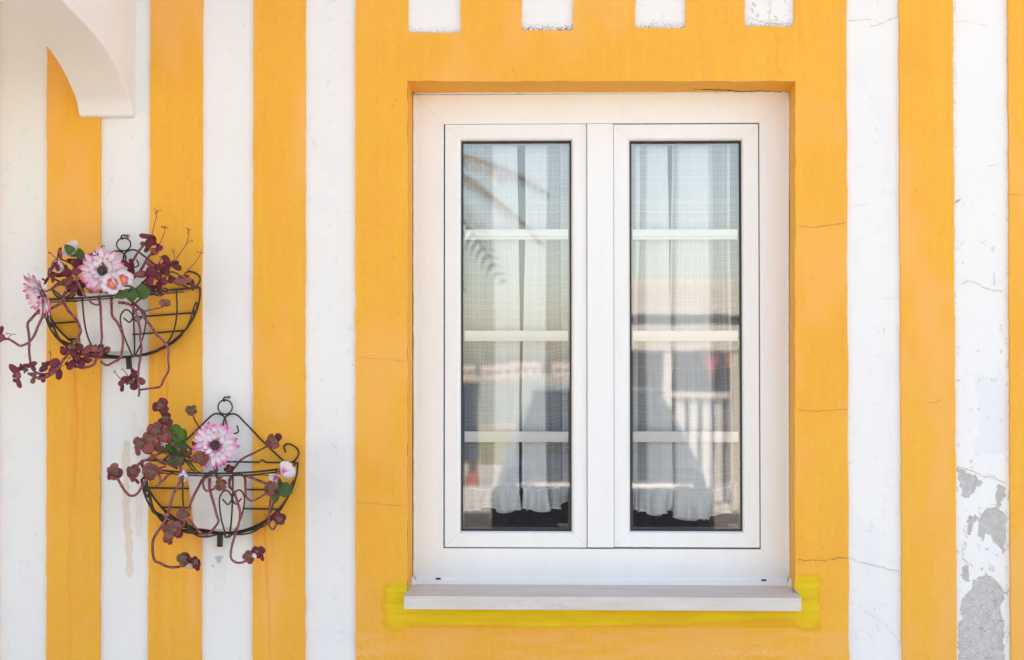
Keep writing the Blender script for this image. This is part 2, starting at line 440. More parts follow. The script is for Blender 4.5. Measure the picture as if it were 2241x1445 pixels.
def stripe(name, e_top, e_bot, d, mat, step=3.0, masks=None, y_span=(-20, 1465), jit=1.2, seed=0, disp=None):
    """one painted vertical band; edges given in photograph pixels at the top and bottom row"""
    ys = np.concatenate([np.arange(-1400, y_span[0], 120), np.arange(y_span[0], y_span[1], step), np.arange(y_span[1], 2160, 100)])
    nx = max(4, int((e_top[1] - e_top[0]) / step))
    u = np.linspace(0, 1, nx + 1)
    L = e_top[0] + (e_bot[0] - e_top[0]) * np.clip(ys, -200, 1700) / 1445
    R = e_top[1] + (e_bot[1] - e_top[1]) * np.clip(ys, -200, 1700) / 1445
    j0 = (fbm(ys / 38 + seed * 7.7, ys * 0 + seed + .3, 4) - .5) * 3.2 * jit; j1 = (fbm(ys / 38 + seed * 3.3 + 40, ys * 0 + seed + 9.3, 4) - .5) * 3.2 * jit
    px = (L + j0)[:, None] * (1 - u) + (R + j1)[:, None] * u
    py = ys[:, None] + 0 * px
    wav = (fbm(px / 160 + seed, py / 160, 3) - .5) * .003
    dd = d + wav * np.minimum(1, np.minimum(u, 1 - u) * 8)
    P = W(px, py, np.full(px.shape, d)); P[..., 1] = -dd
    at = masks(px, py) if masks else {}
    if disp is not None: P[..., 1] += disp(px, py, at)
    ny = len(ys); V = P.reshape(-1, 3); idx = np.arange(ny * (nx + 1)).reshape(ny, nx + 1)
    F = np.stack([idx[:-1, :-1], idx[1:, :-1], idx[1:, 1:], idx[:-1, 1:]], -1).reshape(-1, 4).tolist()
    # returns back to the wall along both long edges
    n0 = len(V); back0 = P[:, 0].copy(); back1 = P[:, -1].copy(); back0[:, 1] = 0.0; back1[:, 1] = 0.0
    V = np.vstack([V, back0, back1])
    for i in range(ny - 1):
        F.append((n0 + i, n0 + i + 1, idx[i + 1, 0], idx[i, 0])); F.append((idx[i, -1], idx[i + 1, -1], n0 + ny + i + 1, n0 + ny + i))
    keep = V[:, 2]
    V[:, 2] = np.clip(V[:, 2], 0.001, Z_TOP - .001)
    if at: at = {k: np.concatenate([a.ravel(), np.zeros(2 * ny)]) for k, a in at.items()}
    return make(name, V, F, mat, house, False, at)

def drips(px, py, lines):
    m = np.zeros(px.shape)
    for pts, w, amp in lines:
        jx = (fbm(py / 30, py * 0 + w * 3.1 + pts[0][0] * .01, 3) - .5) * 7
        d, t = line_dist(px + jx, py, pts)
        m = np.maximum(m, amp * np.exp(-(d / w) ** 2) * (1 - .75 * t))
    return np.clip(m, 0, 1)
RUST1 = [([(165, 800), (167, 880), (171, 900), (168, 980), (163, 1060), (155, 1100), (152, 1240), (152, 1445)], 3.0, .75), ([(160, 790), (162, 1300)], 9, .25), ([(190, 840), (176, 1090)], 5, .2)]
RUST2 = [([(357, 760), (360, 800), (366, 845), (364, 880), (368, 910)], 3.2, .85), ([(352, 765), (351, 890), (345, 1200), (350, 1445)], 6, .4), ([(330, 780), (332, 1000)], 7, .35), ([(357, 1040), (352, 1230), (340, 1445)], 6, .4), ([(433, 1165), (434, 1330)], 6, .4)]
RUST3 = [([(580, 1125), (579, 1170), (583, 1260), (588, 1320), (590, 1445)], 3.0, .8), ([(560, 1130), (566, 1300)], 8, .35), ([(575, 1115), (610, 1105)], 6, .35)]
def om(lines, seed):
    def f(px, py):
        bare = .95 * smooth(.46, .72, fbm(px / 90 + seed, py / 260, 4))
        wear = .5 * smooth(.66, .8, fbm(px / 25 + seed, py / 40, 4)) * smooth(900, 1500, py)
        return {'rust': drips(px, py, lines), 'bare': bare, 'wear': wear}
    return f
def stripes_orange():
    for i, (t, bo, ln, st) in enumerate([((-118, -7), (-122, -5), [], 12), ((103, 220), (101, 218), RUST1, 2.2), ((330, 443), (323, 440), RUST2, 2.2),
            ((555, 668), (553, 667), RUST3, 2.2), ((1968, 2085), (1975, 2094), [], 5), ((2207, 2320), (2213, 2328), [], 5),
            ((2436, 2550), (2442, 2556), [], 14), ((2666, 2780), (2672, 2786), [], 14), ((-340, -228), (-344, -232), [], 14), ((-566, -452), (-570, -456), [], 14)]):
        o = stripe('orange_stripe', t, bo, .012, M_ORANGE, st, om(ln, i * 3.1), seed=i + 1)
stripes_orange()

# white bands
Z2 = lambda pts: [(1840 + u / 2.919, 950 + v / 2.919) for u, v in pts]
Z3 = lambda pts: [(1840 + u / 2.628, 400 + v / 2.628) for u, v in pts]
PEEL = [Z2(p) for p in (
    [(738, 212), (800, 240), (860, 270), (905, 318), (862, 345), (850, 380), (800, 415), (775, 400), (770, 340), (750, 270)],
    [(1005, 320), (1045, 340), (1055, 380), (1030, 430), (1020, 475), (990, 475), (985, 400)],
    [(885, 540), (930, 480), (1000, 480), (1050, 500), (1060, 640), (1052, 700), (1040, 770), (1010, 715), (970, 680), (960, 640), (920, 645), (905, 690), (880, 650), (885, 600)],
    [(820, 515), (850, 525), (885, 535), (850, 570), (835, 620), (815, 650), (810, 580)],
    [(775, 850), (815, 845), (810, 890), (820, 940), (795, 945), (770, 890)],
    [(850, 940), (930, 890), (970, 920), (1000, 970), (1060, 1010), (1040, 1060), (1020, 1100), (1040, 1200), (1045, 1800), (750, 1800), (750, 1200), (775, 1195), (770, 1140), (755, 1130), (775, 1060), (830, 1010)])]
OLD = [Z3([(760, 1110), (830, 1110), (880, 1150), (900, 1060), (930, 1090), (960, 1200), (960, 1560), (800, 1560), (790, 1250)]), Z2([(850, 40), (870, 10), (905, 60), (900, 130), (870, 160), (840, 70)])]
def peel_masks(px, py):
    qx = px + (fbm(px / 7, py / 7, 4) - .5) * 13; qy = py + (fbm(px / 7 + 31, py / 7 + 11, 4) - .5) * 13
    pl = np.zeros(px.shape); sp = np.zeros(px.shape)
    for i, p in enumerate(PEEL):
        s = poly_sd(qx, qy, p); pl = np.maximum(pl, smooth(1.0, -1.0, s))
        if i == 5: sp = np.maximum(sp, .9 * smooth(0, -4, s))
    od = np.zeros(px.shape)
    for p in OLD: od = np.maximum(od, smooth(1.5, -1.5, poly_sd(qx, qy, p)))
    dirt = smooth(.70, .80, fbm(px / 16, py / 16, 4)) * .5 * smooth(300, 700, py)
    return {'peel': pl, 'speck': sp, 'old': od, 'dirt': np.maximum(dirt, .35 * smooth(6, 0, np.minimum(px - 2089, 2203 - px)) * smooth(.45, .7, fbm(px / 9, py / 14, 3)))}
def peel_disp(px, py, at):
    flake = (fbm(px / 22, py / 30, 4) - .5) * .0012
    return at['peel'] * .0026 - .0014 * np.exp(-((at['peel'] - .35) / .22) ** 2) * (at['peel'] > .02) + at['old'] * .0005 + flake
def stain_masks(px, py):
    m = np.zeros(px.shape); w = (fbm(px / 9, py / 12, 3) - .5) * 9
    for pts, r, amp in (([(276, 972), (277, 1130), (283, 1190), (284, 1256)], 9, .62), ([(309, 945), (306, 1090), (304, 1168)], 9.5, .33), ([(291, 905), (296, 990)], 7, .2), ([(309, 1170), (310, 1186)], 2, .25)):
        d, t = line_dist(px + w, py, pts); m = np.maximum(m, amp * smooth(r, r - 3.5, d) * (1 + .35 * smooth(5, 0, np.abs(r - 2 - d))))
    g = smooth(12, 0, px - 219) * smooth(720, 900, py) * .14
    return {'stain': np.clip(np.maximum(m, g), 0, 1), 'dirt': .2 * smooth(.74, .84, fbm(px / 14, py / 14, 4))}
def chip_masks(px, py):
    qx = px + (fbm(px / 5, py / 5, 4) - .5) * 10; qy = py + (fbm(px / 5 + 3, py / 5 + 8, 4) - .5) * 10
    s = np.minimum(poly_sd(qx, qy, [(470, 1220), (488, 1217), (484, 1228), (478, 1236), (474, 1228)]), poly_sd(qx, qy, [(463, 1238), (469, 1236), (469, 1243)]))
    od = smooth(2, -2, poly_sd(qx, qy, [(468, 1175), (500, 1170), (512, 1200), (498, 1220), (494, 1275), (470, 1272)]))
    st = .3 * smooth(.55, .72, fbm(px / 30, py / 30, 3)) * smooth(1150, 1190, py) * smooth(1330, 1250, py)
    return {'peel': smooth(1, -1, s), 'old': od * .8, 'stain': st, 'dirt': .2 * smooth(.76, .86, fbm(px / 14 + 5, py / 14, 4))}
def plain_white(seed):
    def f(px, py):
        return {'dirt': .22 * smooth(.70, .82, fbm(px / 15 + seed, py / 15, 4)), 'old': .5 * smooth(.6, .72, fbm(px / 60 + seed, py / 90, 4))}
    return f
for i, (t, bo, mk, st, dp) in enumerate([((-12, 106), (-10, 104), plain_white(1), 5, None), ((216, 334), (214, 327), stain_masks, 2.2, None), ((439, 559), (436, 557), chip_masks, 2.2, None),
        ((664, 782), (663, 782), plain_white(2), 4, None), ((1848, 1972), (1856, 1979), plain_white(3), 3, None), ((2081, 2211), (2090, 2217), peel_masks, 1.7, peel_disp),
        ((2316, 2440), (2324, 2446), plain_white(5), 12, None)]):
    o = stripe('white_stripe', t, bo, .003, M_WHITE, st, mk, seed=20 + i, jit=.3, disp=dp)
    if dp: o['label'] = 'white stripe with paint flaked off down to grey plaster'

# orange surround of the window, one sheet with openings
def surround():
    fine = lambda a, b, s: list(np.arange(a, b, s))
    must_x = [778, 892, 1008, 1142, 1255, 1390, 1500, 1630, 1737.5, 1740, 1856]
    xs = []
    for a, c in zip(must_x[:-1], must_x[1:]): xs += list(np.linspace(a, c, max(1, int((c - a) / 5)) + 1)[:-1])
    xs = np.array(xs + [1856.0])
    must_y = [-1400, -300, -20, 58, 62, 67, 72, 178, 1240, 1303, 1400, 1465, 1800, 2160]; ys = []
    stp = [200, 60, 6, 4, 5, 5, 8, 8, 3, 3, 6, 60, 90]
    for a, c, s in zip(must_y[:-1], must_y[1:], stp): ys += list(np.linspace(a, c, max(1, int((c - a) / s)) + 1)[:-1])
    ys = np.array(ys + [2160.0])
    px, py = np.meshgrid(xs, ys)
    holes = [(892, 1740, 178, 1303), (892, 1008, -1e4, 72), (1142, 1255, -1e4, 67), (1390, 1500, -1e4, 62), (1630, 1737.5, -1e4, 58)]
    cx, cy = .5 * (xs[:-1] + xs[1:]), .5 * (ys[:-1] + ys[1:]); CX, CY = np.meshgrid(cx, cy)
    solid = np.ones(CX.shape, bool)
    for x0, x1, y0, y1 in holes: solid &= ~((CX > x0) & (CX < x1) & (CY > y0) & (CY < y1))
    # hand-worked edges
    qx = px + (px > 1740) * (px - 1740) / 116 * 6 * np.clip(py, 0, 1445) / 1445 - (px > 1740) * (px - 1740) / 116 * 4
    nx_ = (fbm(px * 0 + np.round(px), py / 35, 4) - .5) * 4.0; ny_ = (fbm(px / 35, py * 0 + np.round(py) + 50, 4) - .5) * 4.0
    qx = qx + nx_; qy = py + ny_ * (py < 1200)
    for x0, x1, y0, y1 in holes[1:]:
        for xc, s in ((x0, 1), (x1, -1)):
            i, j = np.argmin(abs(ys - y1)), np.argmin(abs(xs - xc)); qx[i, j] += 2.2 * s; qy[i, j] -= 2.2
    dd = .012 + (fbm(px / 170, py / 170, 3) - .5) * .004
    P = W(qx, qy, np.full(px.shape, .012)); P[..., 1] = -dd
    # masks
    n1 = (fbm(px / 14, py / 14, 4) - .5); ex = px + n1 * 10; ey = py + (fbm(px / 40 + 9, py / 9, 4) - .5) * 9
    rr = lambda x0, x1, y0, y1, r: np.hypot(np.maximum(np.maximum(x0 + r - ex, ex - x1 + r), 0), np.maximum(np.maximum(y0 + r - ey, ey - y1 + r), 0)) - r
    out = np.minimum(np.minimum(rr(836, 886, 1276, 1384, 16), rr(850, 1780, 1330, 1374 + 0, 8)), rr(1748, 1795, 1255, 1384, 12))
    low = 1367 + 9 * np.sin((px - 850) / 210)
    inn = np.minimum(np.minimum(rr(847, 900, 1270, 1374, 24), np.maximum(rr(860, 1775, 1325, 1370, 8), ey - low + 4)), rr(1740, 1790, 1262, 1374, 20))
    gold = smooth(.8, -.8, out); daub = smooth(1.0, -1.0, inn + 5 * (fbm(px / 50, py / 3, 3) - .5)) * (.82 + .18 * smooth(.35, .62, fbm(px / 70, py / 7, 3)))
    wear = smooth(.50, .74, fbm(px / 80, py / 34, 4)) * smooth(1380, 1420, py)
    bare = np.maximum(.65 * smooth(.46, .72, fbm(px / 120, py / 200, 4)), .8 * smooth(1378, 1390, py) * smooth(.42, .6, fbm(px / 70, py / 14, 4)))
    at = {'gold': gold * .9, 'daub': daub, 'wear': wear, 'bare': bare}
    idx = np.arange(px.size).reshape(px.shape); V = P.reshape(-1, 3).tolist(); F = []
    ny, nx = solid.shape
    for i in range(ny):
        for j in range(nx):
            if solid[i, j]: F.append((idx[i, j], idx[i + 1, j], idx[i + 1, j + 1], idx[i, j + 1]))
    flat = P.reshape(-1, 3); back = {}
    def bk(k):
        if k not in back:
            back[k] = len(V); V.append([flat[k][0], .001, flat[k][2]])
        return back[k]
    for i in range(ny):
        for j in range(nx):
            if not solid[i, j]: continue
            for di, dj, (a, c) in ((0, -1, (idx[i, j], idx[i + 1, j])), (0, 1, (idx[i + 1, j + 1], idx[i, j + 1])), (-1, 0, (idx[i, j + 1], idx[i, j])), (1, 0, (idx[i + 1, j], idx[i + 1, j + 1]))):
                ii, jj = i + di, j + dj
                if ii < 0 or jj < 0 or ii >= ny or jj >= nx or not solid[ii, jj]: F.append((c, a, bk(a), bk(c)))
    V = np.array(V); V[:, 2] = np.clip(V[:, 2], .001, Z_TOP - .001)
    ne = len(V) - px.size
    at = {k: np.concatenate([a.ravel(), np.zeros(ne)]) for k, a in at.items()}
    return make('window_surround', V, F, M_ORANGE, house, False, at)
surround()
# white bands that show above the lintel
for i, (x0, x1) in enumerate([(886, 1014), (1136, 1261), (1384, 1506), (1624, 1744)]):
    yb = [76, 71, 66, 62][i]; st = 2.2
    px, py = np.meshgrid(np.arange(x0, x1 + 1, st), np.concatenate([np.arange(-1400, -20, 120), np.arange(-20, yb + 3, st)]))
    P = W(px, py, np.full(px.shape, .003)); P[..., 1] += (fbm(px / 90, py / 90, 3) - .5) * .002
    P[..., 2] = np.clip(P[..., 2], 0, Z_TOP - .001)
    dirt = smooth(20, -2, yb - 3 - py - 10 * (fbm(px / 9, py / 9, 3) - .3)) * [.35, 1, .6, .5][i]
    dirt = np.maximum(dirt, .7 * smooth(.62, .8, fbm(px / 9 + i, py / 9, 4)) * [0, .2, .7, 1][i])
    idx = np.arange(px.size).reshape(px.shape)
    F = np.stack([idx[:-1, :-1], idx[1:, :-1], idx[1:, 1:], idx[:-1, 1:]], -1).reshape(-1, 4)
    make('white_stripe', P.reshape(-1, 3), F, M_WHITE, house, False, {'dirt': dirt})

# reveal of the opening
FY = .10          # frame face lies this far behind the wall face
def reveal():
    o = lambda x, y: W(x, y, .0118); n = lambda x, y: W(x, y, -FY)
    def strip(a, b_, k=40, name='reveal'):
        P0 = np.array([o(a[0][0] + (b_[0][0] - a[0][0]) * t, a[0][1] + (b_[0][1] - a[0][1]) * t) for t in np.linspace(0, 1, k)])
        P1 = np.array([n(a[1][0] + (b_[1][0] - a[1][0]) * t, a[1][1] + (b_[1][1] - a[1][1]) * t) for t in np.linspace(0, 1, k)])
        rows = np.array([P0 * (1 - s) + P1 * s for s in np.linspace(0, 1, 7)])
        rows[1:-1, :, 0] += (fbm(rows[1:-1, :, 2] * 9, rows[1:-1, :, 1] * 9, 3) - .5) * .003; rows[1:-1, :, 2] += (fbm(rows[1:-1, :, 0] * 9, rows[1:-1, :, 1] * 9 + 4, 3) - .5) * .003
        idx = np.arange(7 * k).reshape(7, k); F = np.stack([idx[:-1, :-1], idx[1:, :-1], idx[1:, 1:], idx[:-1, 1:]], -1).reshape(-1, 4)
        make(name, rows.reshape(-1, 3), F, M_ORANGE, house, True)
    strip(((892, 1297), (903, 1283)), ((892, 177), (903, 202)))
    strip(((891, 178), (902, 203)), ((1741, 176), (1729, 202)))
    strip(((1740, 176), (1728, 202)), ((1741, 1299), (1729, 1285)))
reveal()

def crack(pts, d=.0125, w=.0011, mat=M_CRACK, jit=2.2, step=4, name='crack', rng=random, owner=None):
    """a thin broken line that follows a crack in the paint"""
    Q = []
    for (a, b_), (c, e) in zip(pts[:-1], pts[1:]):
        n = max(1, int(math.hypot(c - a, e - b_) / step))
        Q += [(a + (c - a) * k / n, b_ + (e - b_) * k / n) for k in range(n)]
    Q.append(pts[-1]); Q = np.array(Q, float); m = len(Q)
    Q += np.array([[rng.gauss(0, 1), rng.gauss(0, 1)] for _ in range(m)]) * jit * .45
    P = W(Q[:, 0], Q[:, 1], np.full(m, d)); T = np.gradient(P, axis=0); N = np.stack([-T[:, 2], 0 * T[:, 0], T[:, 0]], -1); N /= np.linalg.norm(N, axis=1)[:, None] + 1e-9
    wd = w * .5 * np.array([rng.uniform(.35, 1.25) for _ in range(m)]); wd[0] = wd[-1] = w * .05
    V = np.vstack([P - N * wd[:, None], P + N * wd[:, None]]); F = [(i, i + 1, m + i + 1, m + i) for i in range(m - 1)]
    return make(name, V, F, mat, owner or house)
rc = random.Random(5)
z1 = lambda pts: [(1300 + u / 3.735, 1180 + v / 3.735) for u, v in pts]
crack(z1([(1660, 176), (1730, 178), (1800, 170), (1880, 180), (1920, 165), (1990, 160), (2040, 150), (2088, 156)]), .0146, .0016, rng=rc)
crack([(1859, 1222), (1880, 1230), (1905, 1236), (1940, 1245), (1972, 1252)], .005, .0013, M_CRACKW, rng=rc)
crack([(1745, 496), (1780, 499), (1820, 492), (1854, 487)], .0146, .0010, rng=rc)
crack([(1743, 898), (1790, 900), (1830, 898), (1858, 896)], .0146, .0009, rng=rc)
crack([(2204, 426), (2225, 427), (2245, 427)], .0146, .001, rng=rc)
crack([(1985, 649), (1997, 648)], .0146, .001, rng=rc)
crack([(2027, 881), (2050, 880), (2067, 873)], .0146, .0009, rng=rc)
crack([(778, 1100), (830, 1104), (885, 1107)], .0146, .0007, rng=rc)
crack([(778, 783), (840, 786), (890, 792)], .0146, .0006, rng=rc)
crack([(1680, 60), (1702, 85), (1700, 120), (1705, 165)], .0146, .0004, rng=rc)
crack([(823, 214), (826, 228)], .0146, .0014, rng=rc)
crack([(1121, 144), (1123, 158)], .0146, .001, rng=rc)
Z4 = lambda pts: [(1600 + u / 3.496, v / 3.496) for u, v in pts]
crack(Z4([(890, 162), (950, 155), (1030, 150), (1075, 160)]), .0046, .0012, M_CRACKW, rng=rc)
crack(Z4([(1060, 205), (1110, 200), (1150, 180), (1210, 155), (1275, 125)]), .0046, .0014, M_CRACKW, rng=rc)
crack(Z4([(105, 122), (150, 130), (200, 165), (280, 180), (370, 178), (470, 185)]), .0046, .0012, M_CRACKW, rng=rc)
crack(Z4([(310, 0), (300, 60), (292, 120), (290, 205)]), .0046, .0012, M_CRACKW, rng=rc)
crack(Z4([(1700, 175), (1760, 160), (1800, 165), (1870, 180), (1990, 200)]), .0060, .0008, M_CRACKW, rng=rc)
crack(Z3([(655, 120), (672, 100), (690, 90)]), .0064, .0034, rng=rc)
crack(Z3([(690, 585), (740, 560), (790, 580), (840, 610), (900, 620), (950, 620)]), .0064, .0016, M_CRACKW, rng=rc)
crack(Z3([(880, 510), (887, 560), (885, 590)]), .0064, .0014, M_CRACKW, rng=rc)
crack(Z3([(230, 655), (270, 670), (335, 660)]), .0046, .001, M_CRACKW, rng=rc)
crack(Z3([(248, 830), (250, 870), (246, 885)]), .0046, .0014, M_CRACKW, rng=rc)
crack(Z3([(40, 145), (100, 130), (165, 122)]), .0046, .0008, M_CRACKW, rng=rc)
crack(Z2([(740, 205), (800, 225), (860, 245), (920, 270), (990, 285), (1060, 320)]), .0064, .0018, M_CRACKW, rng=rc)
crack(Z2([(790, 690), (800, 700), (795, 720)]), .0064, .002, rng=rc)
crack(Z2([(780, 750), (785, 800), (805, 830), (830, 830), (845, 855)]), .0064, .0018, M_CRACKW, rng=rc)
crack(Z2([(970, 910), (1000, 960), (1060, 1000)]), .0064, .0016, M_CRACKW, rng=rc)
crack(Z2([(280, 245), (283, 270)]), .0046, .0012, M_CRACKW, rng=rc)
crack(Z2([(110, 1100), (200, 1160), (290, 1220), (380, 1340)]), .0046, .0007, M_CRACKW, rng=rc)
for k in range(18):       # short hairlines scattered over the white bands
    s = rc.choice([(676, 774), (1862, 1966), (1862, 1966), (2096, 2196), (2096, 2196), (2096, 2196)])
    x, y = rc.uniform(*s), rc.uniform(40, 1400); a = rc.choice([0, 0, 1.3]) + rc.uniform(-.6, .6); L = rc.uniform(8, 34)
    crack([(x, y), (min(max(x + L * cos(a), s[0]), s[1]), y + L * sin(a) * .6)], .0064, .0008, M_CRACKW, rng=rc)
for k in range(34):       # small chips
    s, m_, d = rc.choice([((2094, 2200), M_CRACKW, .0064), ((2094, 2200), M_CRACKW, .0064), ((1862, 1968), M_CRACKW, .0048), ((780, 890), M_CRACK, .0146), ((1745, 1850), M_CRACK, .0146), ((676, 774), M_CRACKW, .0048)])
    x, y = rc.uniform(*s), rc.uniform(40, 1420); crack([(x, y), (x + rc.uniform(-2, 4), y + rc.uniform(-4, 4))], d, rc.uniform(.0012, .0026), m_, step=1.5, jit=1, name='paint_chip', rng=rc)

# porch on the left: its arch springs from the wall and comes towards the viewer
xl, xr = float(W(171.3, 242, .03)[0]), float(W(292, 255, .02)[0])
def porch():
    prof = [(0.0, 2.147), (.026, 2.149), (.031, 2.160), (.048, 2.183), (.089, 2.209), (.142, 2.236), (.20, 2.256), (.248, 2.268), (.325, 2.281), (.415, 2.292), (.52, 2.302), (.62, 2.307)]
    c = catmull(prof[2:], 5); c = np.vstack([prof[:2], c]); mid = .66
    c = np.vstack([c, [(2 * mid - a, z) for a, z in c[::-1][:-1]]])
    def arch(x0, x1):
        n = len(c); V = []
        for x in (x0, x1):
            V += [(x, -a, z) for a, z in c] + [(x, -a, 2.72) for a, z in c]
        F = []
        for i in range(n - 1):
            F += [(i, i + 1, 2 * n + i + 1, 2 * n + i), (n + i + 1, n + i, 3 * n + i, 3 * n + i + 1), (i + 1, i, n + i, n + i + 1), (2 * n + i, 2 * n + i + 1, 3 * n + i + 1, 3 * n + i)]
        F += [(n - 1, 2 * n - 1, 4 * n - 1, 3 * n - 1)]
        V = np.array(V)
        o = make('porch_arch', V, F, white_p, house)
        m = o.modifiers.new('bevel', 'BEVEL'); m.width = .011; m.segments = 4; m.limit_method = 'ANGLE'; m.angle_limit = radians(40)
    white_p = white_plaster('rough_white_plaster', (.79, .775, .765), .75)
    arch(xl, xr); arch(xl - 2.0, xr - 2.0)
    D = 2 * mid
    MB().box(xl - 2.1, xr + .08, -D - .25, -.0135, .002, .10).build('added_dark_floor', plain('bounce_dimming_tile', (.10, .05, .035), .7), house)  # unseen floor, added dark to dim and warm the bounce onto the arch
    for x in (xl, xl - 2.0): MB().box(x - .001, x + xr - xl + .001, -D - .16, -D - .0005, 0, 2.72).build('porch_pillar', white_p, house)
    MB().box(xr - 2.0, xl, -D - .15, -D - .02, 2.32, 2.72).build('porch_beam', white_p, house)
    MB().box(xl - 2.1, xr + .06, -D - .25, -.013, 2.7205, 2.80).build('porch_ceiling', white_p, house)
    MB().box(xl - 2.12, xr + .08, -D - .27, -.013, 2.8005, 2.86).build('porch_roof', M_TILE, house)
porch()

# ------------------------------------------------------------------ the window
def PR(x0, y0, x1, y1, y):      # rectangle in photo pixels -> x0,x1,z0,z1 on the plane y
    a, c = W(x0, y1, -y), W(x1, y0, -y); return float(a[0]), float(c[0]), float(a[2]), float(c[2])
fx0, fx1, fz0, fz1 = PR(905, 204, 1726.5, 1279, FY)
gx0, gx1, gz0, gz1 = PR(970, 268.5, 1662, 1200.5, FY)
b = MB()
def frame_ring(ox, gx, oz0_, oz1_, gz0_, gz1_, y0, y1):
    V, F = [], []
    O = [(ox[0], oz0_), (ox[1], oz0_), (ox[1], oz1_), (ox[0], oz1_)]; G = [(gx[0], gz0_), (gx[1], gz0_), (gx[1], gz1_), (gx[0], gz1_)]
    for s in range(4):
        n = len(V); t = (s + 1) % 4
        def mv(p, q, g=.00016): 
            d = np.array([q[0] - p[0], q[1] - p[1]]); d = d / np.linalg.norm(d); return (p[0] + d[0] * g, p[1] + d[1] * g)
        a, c, e, f = mv(O[s], O[t]), mv(O[t], O[s]), mv(G[t], G[s]), mv(G[s], G[t])
        V += [(a[0], y0, a[1]), (c[0], y0, c[1]), (e[0], y0, e[1]), (f[0], y0, f[1]), (e[0], y1, e[1]), (f[0], y1, f[1]), (a[0], y1, a[1]), (c[0], y1, c[1])]
        F += [(n, n + 1, n + 2, n + 3), (n + 3, n + 2, n + 4, n + 5), (n + 1, n, n + 6, n + 7)]
    return V, F
b.add(*frame_ring((fx0, fx1), (gx0, gx1), fz0, fz1, gz0, gz1, FY, FY + .065))
b.box(fx0 + .001, fx1 - .001, FY + .05, FY + .064, fz0 + .001, gz0 - .0005)
window = b.build('window', M_PVC, house)
# ledge along the bottom of the frame with two drain slots
lx0, lx1, lz0, lz1 = PR(909, 1262, 1723, 1271, FY); MB().box(lx0, lx1, FY - .006, FY - .0002, lz0, lz1).build('drip_ledge', M_PVC, window, bevel=.0015)
lx0, lx1, lz0, lz1 = PR(907, 1272, 1725, 1278.5, FY); MB().box(lx0, lx1, FY - .012, FY - .0002, lz0, lz1).build('drip_ledge', M_PVC, window, bevel=.0015)
for cx, cy in ((959, 1266.8), (1671.5, 1270)):
    q = PR(cx - 5.5, cy - 1.9, cx + 5.5, cy + 1.9, FY - .0062); MB().box(q[0], q[1], FY - .0068, FY - .0061, q[2], q[3]).build('drain_slot', M_SLOT, window)
# bead of sealant round the frame
q = 12
for nm, pts in (('left', [(906, 1284), (907, 1000), (906, 600), (906, 206)]), ('top', [(906, 205), (1200, 203.5), (1727, 202.5)]), ('right', [(1726, 204), (1725.5, 700), (1727, 1284)])):
    P = catmull([W(x + random.uniform(-.6, .6), y, -(FY - .001)) for x, y in pts], 24)
    P[:, 0] += (fbm(P[:, 2] * 60, P[:, 0] * 60, 3) - .5) * .0018; P[:, 2] += (fbm(P[:, 0] * 60, P[:, 2] * 0 + 3, 3) - .5) * .0015
    make('sealant', *tube(P, .0028, 8), M_CAULK, window, True)
for cx, cy, s in ((903, 1277, 1), (1731, 1280, 1)):
    c = W(cx, cy, -(FY - .02)); V, F = lathe([(.0005, .016), (.005, .011), (.008, 0), (.006, -.010), (.0005, -.014)], 10)
    make('sealant', [(c[0] + v[0] * .9, c[1] + v[1] * 1.6, c[2] + v[2]) for v in V], F, M_CAULK, window, True)
crack([(1398, 192), (1440, 193.5), (1470, 191.5), (1520, 194), (1560, 197), (1600, 198), (1620, 201), (1670, 199.5), (1710, 201)], -.068, .0022, M_SLOT, 1.4, name='gap_crack', rng=rc, owner=house)
# dark rebate behind the sashes
q = PR(968, 266, 1664, 1203, FY + .04)
for sx0, sx1 in ((q[0], q[0] + .004), (q[1] - .004, q[1])): MB().box(sx0, sx1, FY + .02, FY + .05, q[2], q[3]).build('rebate_seal', M_GASKET, window)
for sz0, sz1 in ((q[2], q[2] + .004), (q[3] - .004, q[3])): MB().box(q[0] + .0045, q[1] - .0045, FY + .02, FY + .05, sz0, sz1).build('rebate_seal', M_GASKET, window)
mq = PR(1283, 270, 1345, 1199, FY + .03); MB().box(mq[0], mq[1], FY + .025, FY + .05, mq[2], mq[3]).build('rebate_seal', M_GASKET, window)

